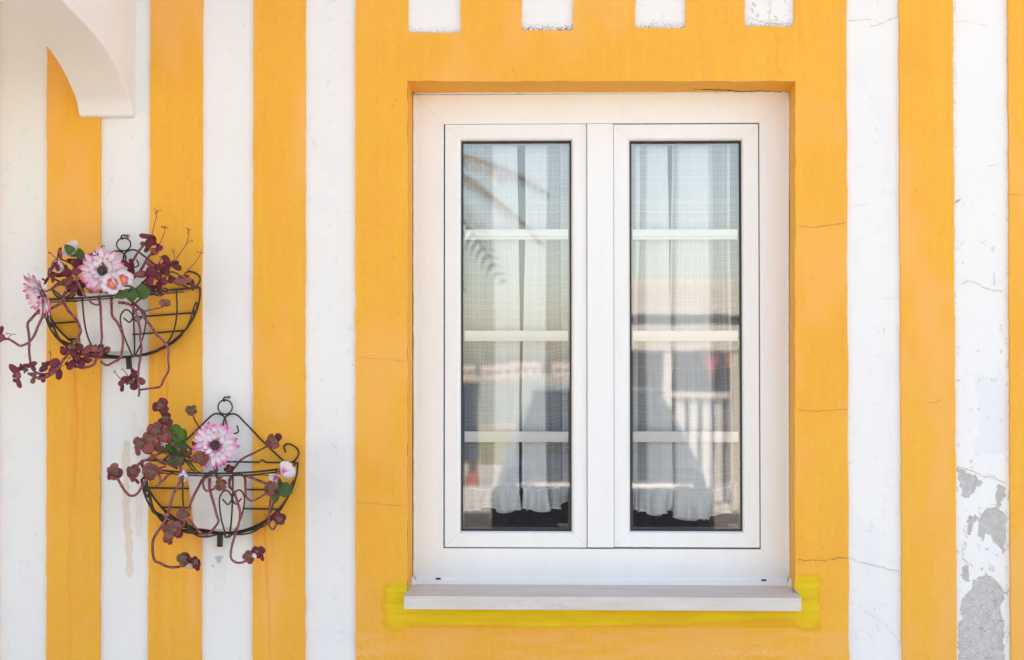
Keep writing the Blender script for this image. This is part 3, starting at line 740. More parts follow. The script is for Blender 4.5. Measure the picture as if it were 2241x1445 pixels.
SF = FY + .004       # sash face
GLY = FY + .022      # outer glass
panes = []
for (sx0, sx1, g0, g1) in ((972.8, 1284, 1008, 1250.5), (1343.2, 1659.6, 1379.5, 1623.5)):
    X0, X1, Z0, Z1 = PR(sx0, 271, sx1, 1198, SF); A0, A1, B0, B1 = PR(g0, 306.5, g1, 1163.5, SF)
    il, ir, ib, it = A0 - X0, X1 - A1, B0 - Z0, Z1 - B1
    V, F = [], []
    prof = [(0, SF + .045), (0, SF + .002), (.04, SF), (.80, SF), (.86, SF + .0008), (.92, SF + .0028), (.97, SF + .006), (1, SF + .011), (1, GLY)]
    for s in range(4):
        n0 = len(V); g = .00014
        for u, y in prof:
            a0, a1, c0, c1 = X0 + il * u, X1 - ir * u, Z0 + ib * u, Z1 - it * u
            V += {0: [(a0 + g, y, c0), (a1 - g, y, c0)], 1: [(a1, y, c0 + g), (a1, y, c1 - g)], 2: [(a1 - g, y, c1), (a0 + g, y, c1)], 3: [(a0, y, c1 - g), (a0, y, c0 + g)]}[s]
        F += [(n0 + 2 * i, n0 + 2 * i + 1, n0 + 2 * i + 3, n0 + 2 * i + 2) for i in range(len(prof) - 1)]
    sash = make('sash', V, F, M_PVC, window)
    # rubber gasket just inside the bead
    a0, a1, c0, c1 = A0 + .0003, A1 - .0003, B0 + .0003, B1 - .0003
    V, F = ring_profile(a0, a1, c0, c1, [(0, GLY - .006), (.0044, GLY - .0045), (.0044, GLY + .0004)], 0)
    make('gasket', V, F, M_GASKET, window)
    V, F = ring_profile(a0, a1, c0, c1, [(0, GLY + .0045), (.0078, GLY + .0045), (.0078, GLY + .018)], 0)
    make('spacer', V, F, plain('grey_spacer', (.10, .11, .12), .5), window)
    pane = make('pane', [(a0, GLY - .0012, c0), (a1, GLY - .0012, c0), (a1, GLY + .0034, c1), (a0, GLY + .0034, c1)], [(0, 1, 2, 3)], M_GLASS, window)
    panes.append((a0, a1, c0, c1))
    for y0, y1 in ((502, 524.5), (724, 746.5), (945, 967.5)):
        _, _, h0, h1 = PR(g0, y0, g1, y1, GLY + .006)
        hh = h1 - h0
        bb = MB(); bb.box(a0, a1, GLY + .005, GLY + .014, h0 + hh * .30, h1); bb.box(a0, a1, GLY + .007, GLY + .0139, h0, h0 + hh * .27); bb.box(a0, a1, GLY + .009, GLY + .0135, h0 + hh * .2, h0 + hh * .4)
        bb.build('glazing_bar', M_PVC, window)
q = PR(1286, 270.5, 1342, 1198.5, FY - .004); MB().box(q[0], q[1], FY - .004, FY + .02, q[2], q[3]).build('mullion', M_PVC, window, bevel=.0012)
q = PR(1345, 273, 1349.5, 1196, SF); MB().box(q[0], q[1], SF - .0012, SF - .0002, q[2], q[3]).build('sash_step', M_PVC, window)

# tiny maker's stamp etched low in each pane
for (cx, cy) in ((1232.5, 1149), (1604.5, 1150)):
    for k, (txt, w) in enumerate((('MARCUSSALIT', 23.5), ('VTC 12-08', 19.5))):
        fc = bpy.data.curves.new('stamp', 'FONT'); fc.body = txt; fc.align_x = 'CENTER'; fc.size = .0056; fc.resolution_u = 2
        fo = bpy.data.objects.new('stamp_tmp', fc); COL.objects.link(fo); bpy.context.view_layer.update()
        me = bpy.data.meshes.new_from_object(fo.evaluated_get(bpy.context.evaluated_depsgraph_get())); COL.objects.unlink(fo); bpy.data.objects.remove(fo)
        xs_ = [v.co.x for v in me.vertices]; sc_ = w * MPP * 1.03 / max(max(xs_) - min(xs_), 1e-6)
        me.materials.clear(); me.materials.append(M_ETCH); p = W(cx, cy + k * 4.6, -(GLY - .0005))
        link('etched_stamp', me, window, Matrix.Translation(Vector(p)) @ Matrix.Rotation(pi / 2, 4, 'X') @ Matrix.Diagonal((sc_, 1.0 * .95, 1, 1)))

# stone sill
sfy = -.085
s0, s1 = W(884, 1307, .085), W(1753.5, 1307, .085); zt_f = .5 * (s0[2] + s1[2]); zb = float(W(1320, 1335.5, .085)[2]); zt_b = float(W(1320, 1278.5, -FY)[2])
V = []
plan = [(s0[0], sfy), (s1[0], sfy), (s1[0], -.0165), (sx_1 + .0045, -.0165), (sx_1 + .0045, FY + .03), (sx_0 - .0045, FY + .03), (sx_0 - .0045, -.0165), (s0[0], -.0165)]
for x, y in plan: V.append((x, y, zt_f + (zt_b - zt_f) * (y - sfy) / (FY - sfy)))
for x, y in plan: V.append((x, y, zb))
F = [(0, 1, 2, 7), (7, 2, 3, 6), (6, 3, 4, 5), (15, 10, 9, 8), (14, 11, 10, 15), (13, 12, 11, 14)] + [(i, i + 8, (i + 1) % 8 + 8, (i + 1) % 8) for i in range(8)]
F = [tuple(reversed(f)) if k >= 6 else f for k, f in enumerate(F)]
o = make('stone_sill', V, F, M_STONE, window)
m = o.modifiers.new('bevel', 'BEVEL'); m.width = .0022; m.segments = 2; m.limit_method = 'ANGLE'
for (x, y, r) in ((889.5, 1292.5, .006), (1741, 1296, .009)):
    c = W(x, y, .006); V, F = lathe([(.0003, r), (r * .8, r * .5), (r, -r * .6), (r * .7, -r * 1.2)], 9)
    make('mortar_lump', [(c[0] + v[0] + random.uniform(-.001, .001), c[1] + v[1], c[2] + v[2]) for v in V], F, M_MORTAR, window, True)
# inner board and a dark cupboard in the room
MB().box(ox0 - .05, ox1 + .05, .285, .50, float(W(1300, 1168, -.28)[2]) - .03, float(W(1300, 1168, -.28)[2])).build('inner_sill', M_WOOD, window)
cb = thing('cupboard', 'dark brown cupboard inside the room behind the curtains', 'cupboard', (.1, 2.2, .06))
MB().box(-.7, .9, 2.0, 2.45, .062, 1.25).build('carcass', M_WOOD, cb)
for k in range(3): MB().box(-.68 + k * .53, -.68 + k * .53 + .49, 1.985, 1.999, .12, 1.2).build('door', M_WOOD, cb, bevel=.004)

# ------------------------------------------------------------------ sheer curtains
def curtain(label, keys, gather, hem, seed, edge_frill=None):
    """keys: fold lines as (x at top, x at gather line, depth offset); gather/hem: pixel heights along the panel (0..1)"""
    Y0 = .162
    rg = np.random.RandomState(seed)
    ztop = 285.0
    # arc-length samples across the pleats
    K = np.array(keys, float); seg = np.abs(np.diff(K[:, 0])) + 2; cum = np.concatenate([[0], np.cumsum(seg)])
    n = int(cum[-1] / 1.6); s = np.linspace(0, cum[-1], n)
    def inter(col):
        return np.interp(s, cum, K[:, col])
    k = 9; ker = np.hanning(k + 2)[1:-1]; ker /= ker.sum()
    sm = lambda a: np.convolve(np.pad(a, k // 2, 'edge'), ker, 'valid')
    xt, xb, dy = sm(inter(0)), sm(inter(1)), sm(inter(2))
    span0, span1 = xb.min(), xb.max()
    fr = np.clip((xb - span0) / (span1 - span0), 0, 1)
    gy = np.interp(fr, np.linspace(0, 1, len(gather)), gather) + (fbm(s / 9, s * 0 + seed, 3) - .5) * 4
    root = thing('curtain', label, 'curtain', tuple(W((span0 + span1) / 2, 1120, -Y0)), 'sheer curtains behind the panes')
    rows = 70; t = np.linspace(0, 1, rows)[:, None]
    py = ztop + (gy[None] - ztop) * t
    bow = 3.2 * np.sin(t * 3.1 + fr[None] * 3 + seed) * np.sin(t * pi)
    px = xt[None] * (1 - t) + xb[None] * t + bow + (fbm(s[None] / 50 + seed, t * 4, 3) - .5) * 5
    yy = Y0 + dy[None] * (.55 + .45 * t) + (fbm(s[None] / 34 + seed, t * 3 + 8, 3) - .5) * .018
    yy = np.maximum(yy, .1385)
    P = W(px, py, -yy)
    U = np.stack([np.broadcast_to(s[None] * MPP, px.shape), np.broadcast_to(t * (gy.mean() - ztop) * MPP, px.shape)], -1)
    lay = np.array([np.sum((np.minimum(K[:-1, 1], K[1:, 1]) <= x) & (np.maximum(K[:-1, 1], K[1:, 1]) >= x)) for x in xb])
    thick = .25 * np.clip(lay - 1, 0, 2) + .22 * (fbm(s / 7, s * 0 + seed + .5, 3) - .5)
    thick = np.convolve(np.pad(thick, 2, 'edge'), np.ones(5) / 5, 'valid')
    dense = thick[None] + .55 * smooth(.992, 1.0, np.broadcast_to(t, px.shape)) + .18 * np.broadcast_to((np.abs(s - s[0]) < 5) | (np.abs(s - s[-1]) < 5), px.shape)
    idx = np.arange(px.size).reshape(px.shape); quads = lambda I: np.stack([I[:-1, :-1], I[1:, :-1], I[1:, 1:], I[:-1, 1:]], -1).reshape(-1, 4)
    make('cloth', P.reshape(-1, 3), quads(idx), M_SHEER, root, True, {'dense': dense.ravel()}, U.reshape(-1, 2))
    # gathered frill below
    m = 34; w = np.linspace(0, 1, m)[:, None]
    hy = np.interp(fr, np.linspace(0, 1, len(hem)), hem)
    ph = np.cumsum(1 + .8 * (fbm(s / 25, s * 0 + seed + 2, 2) - .5)) * .36
    wave = np.sin(ph); hy2 = hy + 2.5 * np.sin(ph * .5 + 1) + 1.5 * wave
    px2 = xb[None] + (6.5 * np.sin(ph * .5 + seed) + 5 * np.cos(ph))[None] * w ** .8
    py2 = gy[None] + (hy2 - gy)[None] * w
    yy2 = Y0 + dy[None] + (.011 * wave)[None] * w ** .7 - .004 + (-.006 * np.sin(w * pi)) + (fbm(s[None] / 10, w * 3 + seed, 3) - .5) * .006
    yy2 = np.maximum(yy2, .131)
    P2 = W(px2, py2, -yy2); idx = np.arange(px2.size).reshape(px2.shape)
    dn = .30 + .5 * thick[None] + .5 * smooth(.10, .0, np.broadcast_to(w, px2.shape)) + .5 * smooth(.93, .95, np.broadcast_to(w, px2.shape))
    U2 = np.stack([np.broadcast_to(s[None] * MPP, px2.shape), np.broadcast_to(w * .06 + 2, px2.shape)], -1)
    make('ruffle', P2.reshape(-1, 3), quads(idx), M_SHEER, root, True, {'dense': dn.ravel()}, U2.reshape(-1, 2))
    # ridge of gathers
    G = P[-1][::2].copy(); G[:, 1] = np.maximum(G[:, 1] - .003, .1395); G[:, 2] += (fbm(s[::2] / 3, s[::2] * 0 + seed, 2) - .5) * .006
    make('gather_seam', *tube(G, .0026, 6), M_POT, root, True)
    if edge_frill:
        e0, e1, wd = edge_frill; r = 120; tt = np.linspace(0, 1, r); c = np.linspace(0, 1, 7)
        ye = ztop + (1085 - ztop) * tt; xe = e0 + (e1 - e0) * tt
        wv = np.sin(tt * 40 + np.sin(tt * 13) * 2)
        pxe = xe[:, None] + c[None] * (wd + 5 * np.sin(tt * 23))[:, None] * np.where(True, 1, 1); pye = ye[:, None] + (c[None] - .5) * 14 * np.cos(tt * 40)[:, None]
        yye = Y0 - .012 + c[None] * .012 * wv[:, None]
        Pe = W(pxe, pye, -np.maximum(yye, .139)); idx = np.arange(pxe.size).reshape(pxe.shape)
        Ue = np.stack([pxe * MPP, pye * MPP], -1)
        make('side_ruffle', Pe.reshape(-1, 3), quads(idx), M_SHEER, root, True, {'dense': np.broadcast_to(.12 + .4 * (c > .9), pxe.shape).ravel()}, Ue.reshape(-1, 2))
    return root
curtain('sheer white ruffled curtain at the far left of the left pane', [(990, 992, 0), (1134, 1138, -.008), (1084, 1082, .012), (1133, 1137, .020)], [1066, 1068, 1072, 1066, 1070], [1119, 1120, 1112, 1120, 1118], 3)
curtain('sheer white curtain with frilled edge beside the central mullion in the left pane', [(1148, 1141, 0), (1199, 1198, -.008), (1152, 1143, .012), (1200, 1200, .020), (1280, 1290, .004)], [1066, 1070, 1066, 1050, 1030], [1114, 1118, 1114, 1096, 1070], 8, (1226, 1232, 22))
curtain('sheer white ruffled curtain in the left half of the right pane', [(1362, 1362, .004), (1404, 1396, -.004), (1390, 1385, .008), (1464, 1476, -.010), (1422, 1416, .014), (1461, 1472, .022)], [1055, 1060, 1064, 1066], [1110, 1120, 1127, 1112], 14)
curtain('sheer white ruffled curtain in the right half of the right pane', [(1470, 1462, -.004), (1552, 1566, -.012), (1494, 1478, .010), (1556, 1566, .020), (1600, 1604, -.002), (1590, 1598, .010), (1650, 1650, .006)], [1068, 1074, 1072, 1062, 1058], [1128, 1138, 1134, 1118, 1112], 21)

# ------------------------------------------------------------------ wire wall baskets
RX, RY, HB = .178, .155, .170
def bp(th, t, H=HB):
    """point of the basket bowl: th runs right end -> left end, t = 0 at the rim, 1 at the bottom"""
    n = 2.0 + 1.3 * sin(th)
    r = max(0.0, 1 - t ** n) ** (1 / n)
    return np.array([RX * cos(th) * r * (1.11 if cos(th) < 0 else 1), -RY * sin(th) * r - .004, -H * t - .016 * sin(th) * r])
def basket(name_label, ring_px, tilt, zs, hook_label):
    o = W(ring_px[0], ring_px[1], .016)
    ca, sa = cos(tilt), sin(tilt)
    R0 = .131                                     # ring centre above the rim
    def tf(P):
        P = np.asarray(P, float); x, y, z = P[..., 0], P[..., 1], (P[..., 2] - R0) * zs
        return np.stack([o[0] + ca * x - sa * z, o[1] + y, o[2] + sa * x + ca * z], -1)
    base = tf(np.array([-.006, 0, -HB - .03]))
    root = thing('wall_basket', name_label, 'wall basket', tuple(base), 'wire baskets hung on the wall')
    k = MPP
    def lp(pts, flip=False, y=-.004):             # pixels of the lower basket -> basket plane
        return np.array([((-1 if flip else 1) * (440 + u / 6.2826 - 493.5) * k, y, (1010 - 860 - v / 6.2826) * k) for u, v in pts])
    def wire(name, P, r=.0019, n=6, raw=False):
        r *= 1.12
        Q = np.asarray(P, float) if raw else catmull(P, n)
        make(name, *tube(tf(Q), r, 7), M_IRON, root, True)
    a = np.linspace(0, 2 * pi, 37)[:-1]
    make('hanging_ring', *tube(tf(np.stack([.0172 * np.cos(a), a * 0 - .004, R0 + .0172 * np.sin(a)], -1)), .0019, 7, True), M_IRON, root, True)
    for fl in (False, True):
        wire('shoulder_scroll', lp([(318, 425), (326, 370), (365, 312), (440, 286), (510, 306), (600, 390), (740, 530), (880, 668), (1040, 815), (1160, 920), (1230, 945), (1310, 912), (1362, 820), (1330, 740), (1225, 686), (1157, 718), (1185, 805)], fl), .0020)
        wire('inner_scroll', lp([(318, 425), (330, 470), (380, 530), (450, 555), (515, 542), (527, 510), (505, 445)], fl, -.006), .0017)
    # rim: back bar with a kink, and the bowed front
    wire('back_bar', [(-RX * 1.11, -.003, 0), (.085, -.003, .0), (.092, -.003, .006), (.100, -.003, .0), (RX, -.003, 0)], raw=True)
    wire('rim', [bp(t, 0) for t in np.linspace(0, pi, 40)], .0023, raw=True)
    wire('rim', [bp(t, .035) + np.array([0, .004, 0]) for t in np.linspace(.5, pi - .02, 40)], .0014, raw=True)
    for z in (-.066, -.112):
        w_ = RX * math.sqrt(1 - (z / HB) ** 2); wire('back_bar', [(-w_ * 1.11, -.003, z), (w_, -.003, z)])
    for th in (0.0, pi):
        wire('rib', [bp(th, t) for t in 1 - (1 - np.linspace(0, 1, 26)) ** 1.7], .0021, raw=True)
    for th in np.radians([36, 72, 108, 144]):
        wire('rib', [bp(th, t) for t in 1 - (1 - np.linspace(0, 1, 26)) ** 1.7], .0019, raw=True)
    heart = [(0, .995), (-.006, .86), (-.018, .62), (-.025, .40), (-.024, .30), (-.017, .235), (-.009, .24), (-.002, .30), (-.001, .36), (-.007, .42), (-.012, .40), (-.019, .345)]
    for th in np.radians([4, 72, 150, 172]):
        for fl in (1, -1):
            P = []
            for s_, t in catmull(np.array(heart), 4):
                r = max(.02, (1 - t ** 2) ** .5 * .165); c = bp(min(max(th + fl * s_ / r, .0), pi), min(max(t, 0), .995)); P.append(c + np.array([0, -.003, 0]))
            wire('heart_scroll', P, .0017, raw=True)
    # loose curls of wire along the keel and the spike below
    rg = random.Random(int(ring_px[0]))
    for j in range(15):
        th = rg.choice([0.05, .15, pi - .05, pi - .2, pi - .35, .3]); t0 = rg.uniform(.55, .8); P = []
        for q in np.linspace(0, 1, 14):
            c = bp(th + .05 * sin(q * 4 + j), min(.995, t0 + q * .3)); P.append(c + np.array([0, -.004 * sin(q * 3) - .003, .003 * sin(q * 5 + j)]))
        wire('keel_wire', P, .0015, 2)
    sp = thing_tf = MB()
    p0 = np.array([-.006, -.006, -HB + .002])
    for dx in (-.0045, 0, .0045): wire('spike', [p0 + np.array([dx, 0, 0]), p0 + np.array([dx, -.001, -.036])], .0024)
    # nail hook in the wall
    hk = thing('wall_hook', hook_label, 'hook', tuple(tf(np.array([.003, .012, R0 + .024]))), 'hooks carrying the baskets')
    P = tf(np.array([(.006, .014, R0 + .0235), (.005, -.004, R0 + .0235), (.002, -.012, R0 + .024), (-.002, -.013, R0 + .020), (-.002, -.010, R0 + .0155), (-.001, -.004, R0 + .0145)]))
    make('shank', *tube(catmull(P, 5), .0021, 7), M_IRON, hk, True)
    q = tf(np.array([.006, .013, R0 + .0235])); V, F = lathe([(.0002, .001), (.0050, .0005), (.0058, -.0008)], 14)
    make('plug', [(q[0] + v[0], q[1] - v[2], q[2] + v[1]) for v in V], F, plain('tan_wall_plug', (.50, .36, .22), .8), hk, True)
    return tf, root
tf1, bk1 = basket('dark wire wall basket hung higher, near the porch arch', (271.7, 535.5), radians(4.3), .90, 'small hook in the white stripe above the higher basket')
tf2, bk2 = basket('dark wire wall basket hung lower, nearer the window', (493.5, 891), radians(-.8), 1.0, 'small hook in the white stripe above the lower basket')

def pot(label, cx, top, bot, d):
    c = W(cx, top, d); h = (bot - top) * MPP; x, y, z = c
    root = thing('flower_pot', label, 'flower pot', (x, y, z - h), 'white pots in the baskets')
    rt, rb = .0725, .056
    prof = [(.001, -h), (rb - .004, -h), (rb, -h + .004), (rt - .003, -.012), (rt, -.010), (rt + .001, -.001), (rt - .001, .0), (rt - .0035, -.001), (rt - .005, -.012), (rt - .012, -.05)]
    V, F = lathe(prof, 56); make('body', [(x + a, y + b_, z + c_) for a, b_, c_ in V], F, M_POT, root, True)
    V, F = [], []
    n = 30
    for i in range(9):
        for k in range(n):
            r = (rt - .006) * i / 8; a = 2 * pi * k / n
            V.append((x + r * cos(a), y + r * sin(a), z - .014 + .006 * (random.random() - .3) * (i < 8)))
    F = [(i * n + k, i * n + (k + 1) % n, (i + 1) * n + (k + 1) % n, (i + 1) * n + k) for i in range(8) for k in range(n)]
    make('soil', V, F, M_SOIL, root)
pot('white plastic pot set in the higher wire basket', 233, 645, 768, .082)
pot('white plastic pot set in the lower wire basket', 477.5, 1037, 1150, .082)

# ------------------------------------------------------------------ succulent plants
def leaf_mesh(name, mat, plump=.16, cup=.10):
    V, F = [], []; n, m = 7, 8
    for i in range(n + 1):
        t = i / n; w = .5 * max(0, 1 - abs((t - .58) / .585) ** 2.4) ** .6 if i < n else .16
        th = plump * .5 * math.sin(pi * (.08 + .84 * t)) ** .6
        for k in range(m):
            a = 2 * pi * k / m
            y = w * cos(a); z = th * sin(a) * (1 if sin(a) > 0 else .75) + cup * ((y * 2) ** 2) * .5 + cup * 1.1 * (t - .4) ** 2
            V.append((t - .5, y, z))
    for i in range(n):
        for k in range(m): F.append((i * m + k, i * m + (k + 1) % m, (i + 1) * m + (k + 1) % m, (i + 1) * m + k))
    F += [tuple(range(m))[::-1], tuple(n * m + k for k in range(m))]
    return mesh_data(name, V, F, mat, True)
LM = {'r': leaf_mesh('leaf', M_LEAF), 'p': leaf_mesh('leaf', M_LEAFP, .20, .06), 'g': leaf_mesh('leaf', M_LEAFG, .26, .03)}
def orient(center, ang, L, Wd, pitch=0.0, roll=0.0, thick=None):
    """local x along the leaf, local z towards the viewer; ang in degrees in the picture plane"""
    a = radians(ang)
    B = Matrix(((cos(a), -sin(a), 0), (0, 0, -1), (sin(a), cos(a), 0))).to_4x4()
    R = B @ Matrix.Rotation(radians(pitch), 4, 'Y') @ Matrix.Rotation(radians(roll), 4, 'X')
    return Matrix.Translation(Vector(center)) @ R @ Matrix.Diagonal((L, Wd, thick or L, 1))
rl = random.Random(11)
Z = 6.2826
def leaf(plant, reg, u, v, L, Wd, ang, d, kind='r', tilt=30):
    x, y = rp(reg, u, v); s = MPP / Z * 1.02
    link('leaf', LM[kind], plant, orient(W(x, y, d), ang, L * s * 1.07, Wd * s * 1.14, rl.uniform(-tilt, tilt), rl.uniform(-tilt, tilt)))
def rosette(plant, reg, u, v, n, L, d, kind='p', core=True, a0=None):
    a0 = rl.uniform(0, 90) if a0 is None else a0
    for k in range(n):
        a = a0 + 360 * k / n + rl.uniform(-14, 14); l_ = L * rl.uniform(.9, 1.15); r = radians(a)
        leaf(plant, reg, u + cos(r) * l_ * .46, v - sin(r) * l_ * .46, l_, l_ * rl.uniform(.8, 1.0), a, d + rl.uniform(-.004, .004), kind, 26)
    if core:
        for k in range(4):
            a = a0 + 45 + 90 * k; l_ = L * .52; r = radians(a)
            leaf(plant, reg, u + cos(r) * l_ * .5, v - sin(r) * l_ * .5, l_, l_ * .9, a, d + .008, 'g' if kind != 'r' else rl.choice('rg'), 14)
def stem(plant, pts, dep, w=30, mat=None, nodes=True, name='stem', n=7):
    """pts: (region, u, v) traced on the photograph; dep: distances from the wall along it; w: width in zoomed pixels"""
    q = np.array([rp(*p) for p in pts]); dd = np.interp(np.linspace(0, 1, len(q)), np.linspace(0, 1, len(dep)), dep)
    P = catmull(W(q[:, 0], q[:, 1], dd), n); L = np.concatenate([[0], np.cumsum(np.linalg.norm(np.diff(P, axis=0), axis=1))])
    r = np.full(len(P), w * .5 * MPP / Z); r *= np.interp(L, [0, L[-1]], [1.08, .86]); nd = np.zeros(len(P))
    if nodes:
        # resample finely enough to carry the joints
        m = max(12, int(L[-1] / .0016)); S = np.linspace(0, L[-1], m)
        P = np.stack([np.interp(S, L, P[:, c]) for c in range(3)], -1); r = np.interp(S, L, r); nd = np.zeros(m); pos = rl.uniform(.004, .012)
        while pos < L[-1]:
            g = np.exp(-((S - pos) / .0016) ** 2); r = r * (1 + .38 * g); nd = np.maximum(nd, g); pos += rl.uniform(.014, .026)
        r = r * (1 + .06 * (fbm(S * 400, S * 0 + w, 2) - .5))
    V, F = tube(P, r, 8)
    make(name, V, F, mat or M_STEM, plant, True, {'node': np.repeat(nd, 8) * .5})
def stalk(plant, pts, d, buds, w=11):
    stem(plant, pts, d, w, M_STALK, False, 'flower_stalk')
    for (reg, u, v) in buds:
        x, y = rp(reg, u, v)
        c0 = W(*rp(*pts[-1]), d[-1]); c1 = W(x, y, d[-1] + rl.uniform(-.004, .004))
        V, F = tube(np.array([c0, .5 * (c0 + c1) + np.array([0, 0, .001]), c1]), [.0006, .0006, .0015], 5); make('bud', V, F, M_STALK, plant, True)

p1 = thing('succulent', 'trailing burgundy succulent with thin flower stalks in the higher basket', 'plant', tuple(W(233, 655, .08)), 'succulents in the wall baskets')
S1 = lambda pts, dep, w=30: stem(p1, pts, dep, w)
A_, B_, C_, D_ = 'ABCD'
S1([(A_, 1150, 1240), (A_, 930, 1190), (A_, 950, 1230), (A_, 885, 1280), (A_, 872, 1400), (C_, 885, 90), (C_, 940, 190), (C_, 1010, 265), (C_, 1080, 370), (C_, 1108, 480), (C_, 1060, 570), (C_, 1015, 650), (C_, 930, 790), (C_, 860, 880), (C_, 800, 1000), (C_, 700, 1070), (C_, 590, 1122), (C_, 480, 1100), (C_, 385, 1050)], [.10, .18, .20, .21, .22, .22, .22], 38)
S1([(A_, 860, 1395), (C_, 780, 120), (C_, 700, 165), (C_, 590, 275), (C_, 530, 390), (C_, 470, 530), (C_, 400, 620), (C_, 285, 672), (C_, 190, 620), (C_, 110, 578), (C_, 30, 585)], [.20, .20, .21, .20], 34)
S1([(C_, 545, 175), (C_, 430, 300), (C_, 380, 375), (C_, 395, 500), (C_, 403, 640), (C_, 400, 740), (C_, 418, 890), (C_, 440, 985), (C_, 520, 1050), (C_, 640, 1060), (C_, 720, 1030)], [.19, .20, .21, .21], 34)
S1([(A_, 1390, 1240), (A_, 1370, 1310), (C_, 1358, 20), (C_, 1378, 95), (C_, 1385, 220), (C_, 1392, 400), (C_, 1400, 560), (C_, 1385, 690)], [.14, .17, .19, .20], 34)
S1([(A_, 1035, 1050), (A_, 1085, 1150), (A_, 1160, 1290), (A_, 1240, 1380), (C_, 1260, 85), (C_, 1330, 110), (C_, 1380, 92)], [.17, .185, .19], 30)
S1([(B_, 150, 1330), (D_, 150, 40), (D_, 152, 150), (D_, 162, 262), (D_, 230, 350), (D_, 285, 470), (D_, 308, 560), (D_, 302, 700), (D_, 270, 840), (D_, 180, 895), (D_, 85, 940), (D_, 0, 885)], [.15, .185, .20, .20, .20], 34)
S1([(C_, 1345, 825), (C_, 1312, 880), (C_, 1290, 930), (C_, 1190, 968), (C_, 1100, 972), (C_, 1035, 905), (C_, 1000, 810)], [.20, .21, .21], 34)
S1([(D_, 250, 80), (D_, 330, 85), (D_, 420, 115), (D_, 470, 180), (D_, 495, 250), (D_, 520, 340), (D_, 548, 470), (D_, 545, 560), (D_, 562, 700), (D_, 545, 850), (D_, 522, 1000), (D_, 520, 1150), (D_, 532, 1290), (D_, 525, 1370)], [.17, .19, .19, .17, .15], 34)
S1([(D_, 370, 10), (D_, 470, 100), (D_, 560, 190), (D_, 605, 290), (D_, 700, 410), (D_, 770, 520), (D_, 850, 590), (D_, 930, 705), (D_, 930, 850), (D_, 935, 1010), (D_, 870, 1130), (D_, 820, 1232), (D_, 700, 1255), (D_, 545, 1278)], [.15, .18, .18, .17, .15], 33)
S1([(D_, 585, 10), (D_, 520, 50), (D_, 470, 95)], [.14, .17], 26)
S1([(D_, 580, 200), (D_, 700, 175), (D_, 830, 145), (D_, 890, 112)], [.18, .185, .18], 22)
S1([(B_, 400, 1110), (B_, 540, 970), (B_, 620, 830), (B_, 660, 770), (B_, 725, 705)], [.10, .11, .12], 34)
S1([(B_, 380, 960), (B_, 440, 835), (B_, 520, 700), (B_, 595, 605)], [.11, .12, .125], 34)
S1([(B_, 480, 1230), (B_, 600, 1110), (B_, 750, 960), (B_, 860, 900)], [.09, .10, .11], 34)
S1([(B_, 800, 1120), (B_, 880, 1060), (B_, 960, 975), (B_, 1090, 1020), (B_, 1160, 1080), (B_, 1240, 1130)], [.11, .12, .11], 28)
S1([(B_, 560, 1240), (B_, 690, 1270), (B_, 810, 1300), (B_, 900, 1265), (B_, 965, 1215)], [.13, .14, .13], 28)
S1([(A_, 1130, 1190), (A_, 1000, 1110), (A_, 880, 1130), (A_, 760, 1080), (A_, 690, 1030), (A_, 720, 900), (A_, 790, 780), (A_, 820, 680)], [.10, .13, .14, .14], 28)
S1([(A_, 1080, 930), (A_, 1000, 875), (A_, 910, 830), (A_, 830, 800)], [.12, .13, .13], 26)
S1([(A_, 700, 1210), (A_, 820, 1150), (A_, 1000, 1190)], [.10, .11], 26)
S1([(A_, 1370, 760), (A_, 1420, 870), (A_, 1490, 980)], [.165, .17, .155], 26)
S1([(C_, 1400, 830), (C_, 1300, 790), (C_, 1180, 790), (C_, 1090, 800)], [.20, .20], 26)
stalk(p1, [(B_, 705, 470), (B_, 740, 330), (B_, 772, 195), (B_, 765, 140)], [.12, .11], [(B_, 742, 105), (B_, 775, 140), (B_, 832, 130), (B_, 790, 160), (B_, 750, 185)])
stalk(p1, [(B_, 800, 625), (B_, 850, 510), (B_, 882, 420), (B_, 878, 375)], [.12, .11], [(B_, 830, 355), (B_, 850, 345), (B_, 890, 350), (B_, 930, 375), (B_, 905, 365)])
stalk(p1, [(B_, 990, 870), (B_, 1080, 740), (B_, 1180, 590), (B_, 1215, 450), (B_, 1210, 410)], [.12, .10], [(B_, 1185, 370), (B_, 1245, 395), (B_, 1195, 445), (B_, 1205, 380)], 13)
stalk(p1, [(B_, 1180, 595), (B_, 1240, 550)], [.105, .105], [(B_, 1272, 555), (B_, 1240, 540)], 9)
stalk(p1, [(B_, 1015, 830), (B_, 1015, 760), (B_, 1000, 700)], [.115, .11], [(B_, 978, 670), (B_, 1022, 662), (B_, 1015, 720)], 9)
stalk(p1, [(B_, 1130, 1035), (B_, 1230, 920), (B_, 1300, 850), (B_, 1365, 750), (B_, 1380, 715)], [.11, .10], [(B_, 1380, 672), (B_, 1335, 705), (B_, 1415, 715)], 12)
stalk(p1, [(B_, 790, 885), (B_, 815, 830), (B_, 835, 785)], [.115, .115], [(B_, 815, 765), (B_, 865, 750), (B_, 840, 770)], 12)
stalk(p1, [(A_, 765, 785), (A_, 720, 740), (A_, 695, 715)], [.14, .14], [(A_, 665, 712), (A_, 690, 705), (A_, 675, 725)], 12)
stalk(p1, [(C_, 695, 890), (C_, 700, 800)], [.20, .20], [(C_, 685, 740), (C_, 700, 775), (C_, 675, 765)], 10)
stalk(p1, [(C_, 860, 960), (C_, 920, 890), (C_, 945, 850)], [.20, .20], [(C_, 970, 820), (C_, 930, 840), (C_, 965, 850)], 8)
stalk(p1, [(D_, 280, 1135), (D_, 230, 1080), (D_, 200, 1040)], [.15, .15], [(D_, 175, 1035), (D_, 195, 1010), (D_, 205, 1025)], 12)
